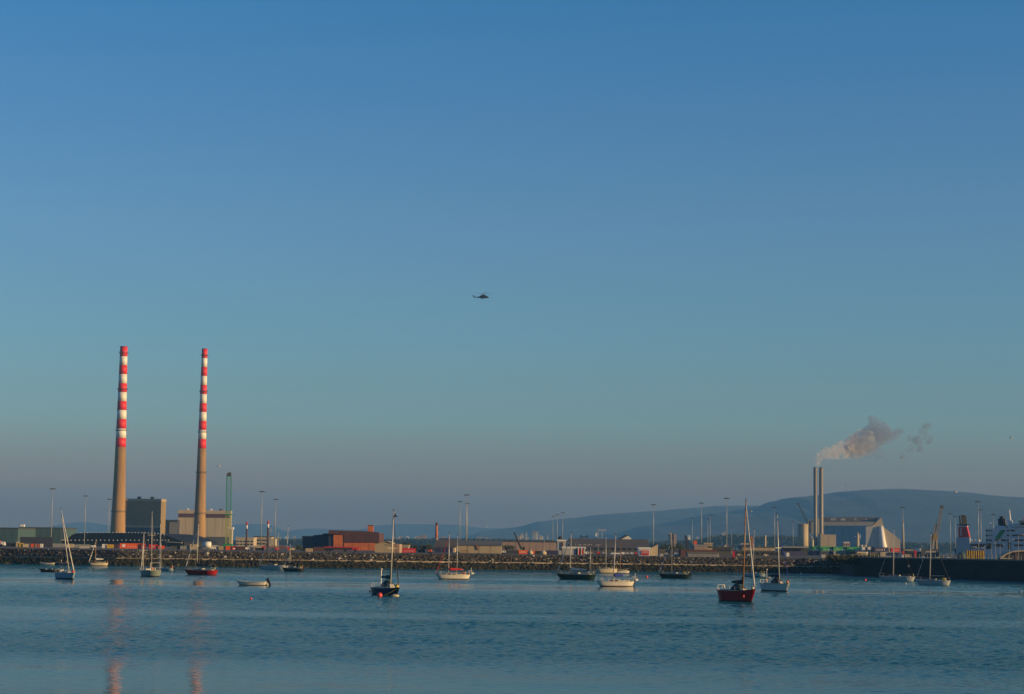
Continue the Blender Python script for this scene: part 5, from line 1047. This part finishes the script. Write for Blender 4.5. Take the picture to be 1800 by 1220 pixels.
def build_hull(L_, B, Fr, sheer, stern, z_lo, z_hi):
    levels = [z_lo+(z_hi-z_lo)*k/4 for k in range(5)]; mb = MB(); n = 15
    for z in levels:
        f = (z-z_lo)/(z_hi-z_lo) if z_hi >= Fr*.99 else 0
        for sd in (1, -1):
            for x, b_ in hull_shape(L_, B, Fr, sheer, stern, z):
                zz = z if f == 0 else z+(deck_z(L_, Fr, sheer, x)-Fr)*f; mb.v.append((x, sd*b_, zz))
    for k in range(4):
        o = k*2*n; o2 = (k+1)*2*n
        for i in range(n-1):
            mb.f.append((o+i+1, o+i, o2+i, o2+i+1)); mb.f.append((o+n+i, o+n+i+1, o2+n+i+1, o2+n+i))
        mb.f.append((o, o+n, o2+n, o2)); mb.f.append((o+n+n-1, o+n-1, o2+n-1, o2+n+n-1))
    return mb
def yacht(label, px, py, L_, B, yaw, hull, mast, lower='black', mh=None, stay=True, cover='sail', boom=True, cabin='deck', Fr=None, sheer=.25, stern=.6, mizzen=None, sprayhood=None, heel=0, mastmat='alu', staymat='sail', name='sailing_yacht', cat='sailing boat', group='yachts moored in the harbour', extras=(), stay_r=.10, boom_rise=0, boom_len=.42, ring=True, mx=.08, cabin_h=1.3):
    """mast: ((base px, py), (top px, py)) in the picture; yaw in degrees, 0 = bow to the right, 180 = bow to the left, negative = bow towards the viewer"""
    w = PW(px, py); Fr = Fr or .095*L_+.2; yr = R(yaw); w.z = 0.0
    t = thing(name, label, cat, (w.x, w.y + abs(math.sin(yr))*0 + B*.4*abs(math.cos(yr)), 0), yr, group)
    lo = min(.16, Fr*.2)
    part('hull', build_hull(L_, B, Fr, sheer, stern, lo, Fr), HP[hull], t, True); part('lower_hull', build_hull(L_, B, Fr, sheer, stern, -.45, lo), HP[lower], t, True)
    ol = hull_shape(L_, B, Fr, sheer, stern, Fr); dk = MB(); n = len(ol)
    dk.v = [(x, b_*.97, deck_z(L_, Fr, sheer, x)-.03) for x, b_ in ol]+[(x, -b_*.97, deck_z(L_, Fr, sheer, x)-.03) for x, b_ in ol]; dk.f = [(i, i+n, i+1+n, i+1) for i in range(n-1)]
    part('deck', dk, HP['deck'], t)
    tr = MB(); 
    for sd in (1, -1): tr.path([(x, sd*b_, deck_z(L_, Fr, sheer, x)+.02) for x, b_ in ol], .035, 4)
    part('toe_rail', tr, HP['teak'] if hull in ('red', 'navy', 'dgreen', 'white') else HP['deck'], t)
    dz = deck_z(L_, Fr, sheer, 0)-.03
    # coachroof with side windows, cockpit
    ch = (.28+.012*L_)*cabin_h; c0, c1 = -.10*L_, .24*L_; cw = B*.30
    cab = MB().add([(c0, -cw, dz), (c1, -cw*.55, dz), (c1, cw*.55, dz), (c0, cw, dz), (c0+.05, -cw*.85, dz+ch), (c1-.5, -cw*.4, dz+ch*.75), (c1-.5, cw*.4, dz+ch*.75), (c0+.05, cw*.85, dz+ch)], [(0, 3, 2, 1), (4, 5, 6, 7), (0, 1, 5, 4), (1, 2, 6, 5), (2, 3, 7, 6), (3, 0, 4, 7)])
    cb = part('coachroof', cab, HP[cabin], t)
    for sd in (-1, 1):
        for k in range(2):
            xa = c0+.25+(c1-c0)*.36*k; xb = xa+(c1-c0)*.26
            ya = lambda x, f: sd*(cw*(.93-.40*(x-c0)/(c1-c0))*f+.02)
            part('window', MB().add([(xa, ya(xa, 1.03), dz+ch*.3), (xb, ya(xb, 1.03), dz+ch*.3), (xb, ya(xb, .97), dz+ch*.68), (xa, ya(xa, .97), dz+ch*.72)], [(0, 1, 2, 3)]), C['glass'], cb)
    part('cockpit_coaming', MB().box(-.38*L_, c0, -cw*.95, -cw*.8, dz, dz+.25).box(-.38*L_, c0, cw*.8, cw*.95, dz, dz+.25).box(-.39*L_, -.38*L_, -cw*.95, cw*.95, dz, dz+.22), HP['deck'], t)
    part('tiller', MB().tube((-.42*L_, 0, dz+.2), (-.30*L_, 0, dz+.5), .03, n=4), HP['wood'], t)
    if sprayhood:
        sm = MB(); k_ = 7
        for xx, hh in ((c0+.05, .35), (c0+.6, .75), (c0+1.3, .55), (c0+1.7, .2)):
            for i in range(k_): a = math.pi*i/(k_-1); sm.v.append((xx, -math.cos(a)*cw*1.05, dz+ch*.5+math.sin(a)*hh*1.15))
        for r_ in range(3):
            for i in range(k_-1): sm.f.append((r_*k_+i, r_*k_+i+1, (r_+1)*k_+i+1, (r_+1)*k_+i))
        part('sprayhood', sm, HP[sprayhood], t, True)
    # pulpit, pushpit, guard rails
    gr = MB(); bx = L_*.49; bz = deck_z(L_, Fr, sheer, bx)
    for sd in (1, -1): gr.tube((bx-.1, sd*.1, bz), (bx+.1, sd*.12, bz+.62), .013, n=4).tube((bx-1.2, sd*B*.2, bz-.1), (bx-1.1, sd*B*.2, bz+.55), .013, n=4).tube((bx+.1, sd*.12, bz+.62), (bx-1.1, sd*B*.2, bz+.55), .013, n=4)
    part('pulpit', gr, HP['alu'], t)
    gr = MB(); sx_ = -L_*.48; sz_ = deck_z(L_, Fr, sheer, sx_); hb = B/2*stern*.85
    for sd in (1, -1): gr.tube((sx_, sd*hb, sz_), (sx_-.05, sd*hb, sz_+.65), .013, n=4).tube((sx_+1, sd*hb*1.1, sz_), (sx_+1, sd*hb*1.1, sz_+.6), .013, n=4).tube((sx_-.05, sd*hb, sz_+.65), (sx_+1, sd*hb*1.1, sz_+.6), .013, n=4)
    gr.tube((sx_-.05, hb, sz_+.65), (sx_-.05, -hb, sz_+.65), .013, n=4); part('pushpit', gr, HP['alu'], t)
    gl = MB()
    for sd in (1, -1):
        pts = [(x, sd*b_*.95, deck_z(L_, Fr, sheer, x)) for x, b_ in ol[2:-2:2]]
        for p_ in pts: gl.tube(p_, (p_[0], p_[1], p_[2]+.58), .010, n=3)
        gl.path([(x, y, z+.58) for x, y, z in pts], .006, 3)
    part('guard_rail', gl, HP['alu'], t)
    if ring: part('lifebuoy', MB().ball((sx_+.1, hb*.6, sz_+.45), .2, 8, 1, .5, 1), HP['orange' if ring is True else ring], t, True)
    # rig
    cy, sy = math.cos(yr), math.sin(yr); o = t.location
    def to_local(px_, py_, mx_):            # a picture point at the depth of the mast foot
        Yw = o.y+mx_*sy; q = P(px_, py_, Yw); dx, dy = q.x-o.x, q.y-o.y; return Vector((dx*cy+dy*sy, -dx*sy+dy*cy, q.z))
    def rig(mast, mxf, big=True, cover=cover, nm='mast'):
        (bpx, bpy_), (tpx, tpy) = mast; mx_ = mxf*L_
        if abs(cy) > .3:
            for _ in range(4):              # slide the foot along the centre line until it stands at its place
                Yw = o.y+mx_*sy; q = P(bpx, bpy_, Yw); mx_ = (q.x-o.x)/cy; mx_ = max(-.4*L_, min(.35*L_, mx_))
        foot = Vector((mx_, 0, dz+.1)); top = to_local(tpx, tpy, mx_)
        bs = to_local(bpx, bpy_, mx_); top = Vector((foot.x+(top.x-bs.x), foot.y+(top.y-bs.y), top.z))
        rb = .10 if big else .075
        ms = part(nm, MB().tube(foot, top, rb*1.05, rb*.7, n=8), HP[mastmat], t, True)
        for f in ((.52, .0) if big else (.6,)):
            if f: 
                c_ = foot.lerp(top, f); part('spreader', MB().tube((c_.x, c_.y-B*.28, c_.z), (c_.x, c_.y+B*.28, c_.z), .03, n=4), HP[mastmat], ms)
        part('masthead_gear', MB().tube(top, (top.x, top.y, top.z+.5), .015, n=3).box(top.x-.25, top.x+.2, top.y-.03, top.y+.03, top.z+.28, top.z+.34).box(top.x-.06, top.x+.06, top.y-.06, top.y+.06, top.z, top.z+.15), C['trim'], ms)
        st = MB(); hd = foot.lerp(top, .97)
        for sd in (1, -1): st.tube(hd, (mx_-.1, sd*B*.46, dz+.05), .012, n=3)
        st.tube(hd, (-L_*.49, 0, sz_), .012, n=3); part('shroud', st, HP['rope'], t)
        if boom:
            bl = L_*boom_len if big else L_*.2; bz_ = foot.z+ch+.55; e0 = Vector((mx_-.1, 0, bz_)); e1 = Vector((mx_-bl, 0, bz_+boom_rise))
            bo = part('boom', MB().tube(e0, e1, .05, n=6), HP[mastmat], t)
            if cover:
                cv = MB(); k_ = 8
                for i in range(k_):
                    f = i/(k_-1); c_ = e0.lerp(e1, f); r_ = (.24*(1-f)**.6+.08)*(1 if big else .7)
                    for j in range(8): a = j*math.pi/4; cv.v.append((c_.x, c_.y+math.cos(a)*r_*.6, c_.z+.12+math.sin(a)*r_))
                for i in range(k_-1):
                    for j in range(8): cv.f.append((i*8+j, i*8+(j+1) % 8, (i+1)*8+(j+1) % 8, (i+1)*8+j))
                cv.f.append(tuple(range(7, -1, -1))); cv.f.append(tuple(range((k_-1)*8, k_*8))); cv.tube((mx_-.12, 0, bz_-.1), (mx_-.12, 0, bz_+.9), .13, .06, 7)
                part('sail_cover', cv, HP[cover], bo, True)
        return foot, top
    foot, top = rig(mast, mx)
    if stay:
        a = foot.lerp(top, .965); b_ = Vector((L_*.475, 0, deck_z(L_, Fr, sheer, L_*.475)+.15)); d_ = b_-a
        fs = MB(); 
        for i in range(6): fs.tube(a+d_*(.02+.16*i), a+d_*(.02+.16*(i+1)), stay_r*(.55+.12*i), stay_r*(.55+.12*(i+1)), 7)
        part('furled_sail', fs, HP[staymat], t, True)
    if mizzen: rig(mizzen[0], mizzen[1], False, cover=mizzen[2], nm='mizzen_mast')
    for e in extras:
        k = e[0]
        if k == 'outboard':
            ob = MB().box(-L_/2-.35, -L_/2-.02, -.16, .16, Fr*.7, Fr+.35).box(-L_/2-.28, -L_/2-.12, -.07, .07, -.3, Fr*.7); part('outboard_motor', ob, C['black'], t)
        elif k == 'fender': part('fender', MB().ball((e[1]*L_, e[2]*B*.56, Fr*.55), .11, 8, 1.8), HP[e[3]], t, True)
        elif k == 'person_gear': part('cockpit_gear', MB().ball((-.3*L_, -cw*.4, dz+.45), .28, 8, .9, 1.4, 1).ball((-.36*L_, cw*.3, dz+.5), .22, 8), HP[e[1]], t, True)
        elif k == 'bowgear': part('bow_gear', MB().ball((.43*L_, -.1, deck_z(L_, Fr, sheer, .43*L_)+.22), .24, 7, 1.2).ball((.38*L_, .2, deck_z(L_, Fr, sheer, .38*L_)+.15), .2, 7), HP[e[1]], t, True)
        elif k == 'davits': part('davit', MB().path([(-L_*.47, -.5, sz_), (-L_*.47-.2, -.5, sz_+.9), (-L_*.47-.9, -.5, sz_+.8)], .05).path([(-L_*.47, .5, sz_), (-L_*.47-.2, .5, sz_+.9), (-L_*.47-.9, .5, sz_+.8)], .05), HP['alu'], t); part('windvane', MB().box(-L_*.47-1.2, -L_*.47-.7, -.1, .1, sz_+.1, sz_+.5).tube((-L_*.47-.6, 0, sz_+.3), (-L_*.47-.6, 0, sz_+1.5), .06), HP['white'], t)
        elif k == 'mooring': q_ = Vector((L_*.48, 0, deck_z(L_, Fr, sheer, L_*.48))); part('mooring_line', MB().path([q_, q_+Vector((e[1]*.5, e[2]*.5, -q_.z*.55)), q_+Vector((e[1], e[2], -q_.z))], .03, 4), HP[e[3]], t)
        elif k == 'radar': part('radar_post', MB().tube((-L_*.45, hb*.6, sz_), (-L_*.45, hb*.6, sz_+e[1]), .04, n=5), HP['alu'], t); part('radome', MB().ball((-L_*.45, hb*.6, sz_+e[1]), .2, 8, .5), HP['white'], t, True)
        elif k == 'burgee': part('burgee', MB().add([(top.x, top.y, top.z-.1), (top.x+.0, top.y, top.z-.75), (top.x+.55*cy, top.y-.55*sy, top.z-.8)], [(0, 1, 2)]).add([(top.x, top.y+.01, top.z-.1), (top.x+.0, top.y+.01, top.z-.75), (top.x+.55*cy, top.y-.55*sy+.01, top.z-.8)], [(2, 1, 0)]), HP['navy'], t)
        elif k == 'frame': part('stern_arch', MB().path([(-L_*.46, -hb, sz_), (-L_*.46, -hb, sz_+1.6), (-L_*.46, hb, sz_+1.6), (-L_*.46, hb, sz_)], .04), HP['alu'], t)
    return t

yacht('pale blue-white yacht with a strongly leaning mast, nearest of the left cluster', 115.5, 1017.3, 8.4, 2.8, -58, 'pblue', ((122, 1000), (107.5, 896)), lower='black', cover=None, stern=.7, extras=(('person_gear', 'white'), ('bowgear', 'pink')), mx=.05)
yacht('small golden yacht lying close under the rocks between the leaning mast and the two-master', 171.5, 994.6, 5.7, 2.0, 194, 'cream', ((167, 985), (169, 950)), lower='black', cover='sail', mastmat='wood')
yacht('grey-green two-masted boat with a dark bottom left of the red yacht', 259.5, 1013, 9.5, 3.2, 119, 'ggreen', ((251.5, 992), (252.5, 936)), mizzen=(((266.6, 992), (267.5, 899)), -.05, None), boom=False, sheer=.4, stern=.75, cabin='deck', extras=(('person_gear', 'cream'), ('frame',)))
yacht('small greenish-white yacht half hidden behind the grey-green two-master', 291, 1004, 4.2, 1.7, 160, 'pblue', ((276, 990), (275, 921)), lower='black', boom=False, extras=(('outboard',), ('person_gear', 'orange')))
yacht('bright red yacht with dark sail cover left of the open outboard dinghy', 351, 1010.3, 7.9, 2.7, 163, 'red', ((346.3, 990), (348.8, 921)), lower='rust', cover='cdark', ring='yellow', extras=(('person_gear', 'deck'),))
yacht('pale grey ketch lying behind the black-hulled yacht', 479, 1001.3, 8.6, 2.7, 160, 'lgrey', ((473, 985), (476.3, 927)), lower='pblue', cover='cdark', mizzen=(((487, 985), (490.2, 935)), -.2, 'cdark'), ring=False)
yacht('black-hulled yacht with yellow gear in front of the pale grey ketch', 514, 1004.3, 6.3, 2.2, 160, 'black', ((503.3, 992), (506.5, 926)), lower='black', cover='cdark', stay=False, mizzen=(((509.3, 992), (510.5, 956)), -.1, None), extras=(('person_gear', 'yellow'),), mastmat='alu')
yacht('dark navy yacht with teal sprayhood and a red buoy at its side', 681, 1046.3, 7.6, 2.5, -62, 'navy', ((686.5, 1019), (692.3, 899)), lower='black', cover='cteal', sprayhood='cteal', stern=.8, Fr=.95, cabin_h=2.3, ring=False, staymat='cdark', stay_r=.05, extras=(('bowgear', 'yellow'), ('radar', 2.6), ('burgee',), ('mooring', -1.6, -1.5, 'yellow')))
yacht('white yacht with a bright red sail cover and red furled jib', 795, 1018.3, 7.5, 2.6, 195, 'white', ((788.3, 1003), (790, 939)), lower='black', cover='cred', staymat='cred', stay_r=.05, mizzen=(((803, 1003), (804.5, 942)), -.2, None), boom=True, extras=(('davits',), ('person_gear', 'orange')), sheer=.3)
yacht('dark green yacht with a grey sail draped along its curved boom', 1012, 1018.6, 9.2, 2.8, 160, 'dgreen', ((1002, 1003), (1004.3, 938)), lower='black', cover='sail', boom_rise=-.1, mizzen=(((1037, 1003), (1038, 962)), -.3, None), ring='yellow', extras=(('person_gear', 'deck'),))
yacht('cream motor sailer behind the yacht with the blue sail cover', 1066.5, 1007.6, 6.0, 2.3, 195, 'cream', ((1065, 1000), (1065.3, 944)), lower='black', cover=None, stay=False, Fr=1.1, boom=False)
yacht('small white sloop with a dark stripe right of the cream motor sailer', 1093, 1007.8, 4.4, 1.8, 195, 'white', ((1090, 1000), (1091.5, 958)), lower='black', cover=None, stay=False, boom=False, mastmat='wood', ring=False)
yacht('white yacht with a blue sail cover in front of the cream motor sailer', 1081, 1031, 7.2, 2.5, 195, 'white', ((1078.3, 1014), (1082.3, 941)), lower='rust', cover='cblue', stay=False, ring=False, boom_len=.30, extras=(('outboard',), ('davits',)))
yacht('black-green yacht with yellow trim at its stern below the dark tree bank', 1185.5, 1016.6, 8.0, 2.5, 160, 'dgreen', ((1180, 1003), (1181.5, 948)), lower='black', cover=None, boom=True, ring='yellow', mastmat='rope', extras=(('outboard',), ('person_gear', 'yellow')))
yacht('dark red yacht with a wooden mast, nearest boat of all', 1298, 1057.6, 7.6, 2.6, -58, 'red', ((1306, 1031), (1311.3, 881)), lower='black', cover='cdark', Fr=1.45, sprayhood='cteal', mastmat='wood', stern=.55, ring='deck', boom_len=.33, extras=(('bowgear', 'deck'), ('fender', .40, -1, 'pink')))
yacht('pale blue yacht with yellow stern gear half hidden behind the red yacht rigging', 1326, 1014.2, 6.0, 2.2, 160, 'pblue', ((1323.3, 1000), (1325.6, 931)), lower='navy', cover='cdark', stay=False, mizzen=(((1320.8, 1000), (1323, 968)), -.1, None), ring='yellow', extras=(('person_gear', 'yellow'), ('fender', -.4, -1, 'orange')))
yacht('white yacht with navy sail cover and sunlit bow right of the red yacht', 1365.5, 1039, 7.0, 2.5, -57, 'white', ((1370, 1019), (1366.3, 905)), lower='black', cover='cdark', sprayhood='cdark', Fr=1.2, stern=.75, cabin_h=1.9, staymat='cblue', stay_r=.05, mx=.04, extras=(('bowgear', 'orange'), ('radar', 2.4)))
yacht('light grey yacht with a bare mast before the dark quay, left one', 1577.5, 1021.6, 8.8, 2.8, 160, 'lgrey', ((1570, 1012), (1571.3, 931)), lower='pblue', cover=None, stay_r=.035, ring='yellow', boom=False)
yacht('light grey yacht with a low boom before the dark quay, right one', 1641.5, 1028.6, 7.5, 2.6, 160, 'lgrey', ((1634.3, 1015), (1636.5, 939)), lower='pblue', cover=None, stay_r=.04, ring=False, extras=(('person_gear', 'yellow'),))

# ------------------------------------------------------------------ open boats
def open_boat(label, px, py, L_, B, yaw, hull, name='dinghy', inside='deck', lower='black', extras=(), Fr=.45, sheer=.45, stern=.8, group='small open boats'):
    w = PW(px, py); t = thing(name, label, 'boat', (w.x, w.y+B*.35, 0), R(yaw), group)
    part('hull', build_hull(L_, B, Fr, sheer, stern, .08, Fr), HP[hull], t, True); part('lower_hull', build_hull(L_, B, Fr, sheer, stern, -.2, .08), HP[lower], t, True)
    ol = hull_shape(L_, B, Fr, sheer, stern, Fr); n = len(ol); fl = MB(); fl.v = [(x, b_*.9, .18) for x, b_ in ol]+[(x, -b_*.9, .18) for x, b_ in ol]; fl.f = [(i, i+n, i+1+n, i+1) for i in range(n-1)]; part('floor', fl, HP[inside], t)
    gw = MB(); 
    for sd in (1, -1): gw.path([(x, sd*b_, deck_z(L_, Fr, sheer, x)+.01) for x, b_ in ol], .04, 5)
    part('gunwale', gw, HP['deck'] if hull != 'black' else C['black'], t)
    for f in (-.2, .1): part('thwart', MB().box(f*L_-.12, f*L_+.12, -B*.4, B*.4, Fr*.7, Fr*.78), HP['wood'], t)
    for e in extras:
        if e == 'outboard':
            part('outboard_motor', MB().prism([(-L_/2-.75, -.1), (-L_/2-.5, -.1), (-L_/2+.05, Fr+.25), (-L_/2+.15, Fr+.6), (-L_/2-.15, Fr+.75), (-L_/2-.4, Fr+.35)], -.16, .16), C['black'], t)
            part('stern_buoy', MB().ball((-L_/2+.2, -B*.4, .22), .2, 8).ball((-L_/2-.15, B*.2, .2), .18, 8), HP['cream'], t, True)
        if e == 'line': part('mooring_line', MB().path([(L_*.5, 0, Fr*1.4), (L_*.53, 0, Fr*.6), (L_*.55, 0, 0)], .02, 3), HP['rope'], t)
        if e == 'cover': part('cover', MB().prism([(-L_*.3, Fr), (L_*.3, Fr), (L_*.22, Fr+.35), (-L_*.2, Fr+.4)], -B*.35, B*.35), HP['cdark'], t)
        if e == 'posts': 
            for f in (-.25, .12): part('post', MB().tube((f*L_, 0, Fr), (f*L_, 0, Fr+1.0), .06, n=6), HP['white'], t)
        if e == 'rolls': 
            for k in range(6): part('fender', MB().ball((-L_*.4+k*L_*.15, -B*.45, Fr+.08), .2, 7, .8), HP['cdark'] if k % 2 else HP['lgrey'], t, True)
    return t
open_boat('open white boat with a black tilted outboard, bow to the left', 441.5, 1029, 5.2, 1.8, 178, 'white', extras=('outboard', 'line'), Fr=.55)
open_boat('slim white rowing boat under the rocks at far left', 82, 992, 4.8, 1.4, 180, 'white', name='rowing_boat', Fr=.42)
open_boat('dark workboat with fenders left of the leaning-mast yacht', 85, 1005.3, 4.6, 1.9, 176, 'black', name='workboat', extras=('rolls',), Fr=.5)
open_boat('dark covered boat with two white posts behind the leaning mast', 110, 993, 4.6, 1.7, 180, 'navy', name='covered_boat', extras=('cover', 'posts'), Fr=.5)
open_boat('small inflatable tender with orange sides under the pale blue yacht stern', 1347, 1017, 2.2, 1.2, 170, 'cream', name='tender', Fr=.3)

# ------------------------------------------------------------------ buoys
def buoy(label, px, py, r_, mat, name='mooring_buoy', flat=1.0, long=1.0):
    w = PW(px, py); t = thing(name, label, 'buoy', (w.x, w.y, 0), 0, 'mooring buoys')
    part('float', MB().ball((0, 0, r_*.45*flat), r_, 12, flat, long), HP[mat], t, True); part('top_ring', MB().lathe([(r_*.18, r_*(.4*flat+flat*.9)), (r_*.18, r_*(.4*flat+flat*1.15))], 8), C['trim'], t)
buoy('big round red buoy touching the navy yacht', 667.5, 1048.6, .37, 'pink'); buoy('small red buoy left of the big one at the navy yacht', 656, 1044.5, .26, 'pink'); buoy('small black buoy leftmost beside the navy yacht', 651, 1041, .2, 'black'); buoy('long tan fender float under the navy bow', 694.5, 1048.6, .22, 'cream', 'fender_float', 1, 2.6)
buoy('white buoy left of the pale grey ketch', 441.7, 1000.5, .28, 'white'); buoy('tiny red buoy alone below the open outboard boat', 441, 1053, .16, 'pink'); buoy('pinkish buoy left of the black-green yacht', 1137, 1015.3, .32, 'pink'); buoy('red buoy between the white yacht and the left grey yacht', 1521, 1020.3, .3, 'pink')
buoy('small white buoy close to the rocks right of the white yacht', 1408, 1008.6, .26, 'white'); buoy('tiny pale buoy below the left grey yacht', 1592, 1026.5, .2, 'cream')
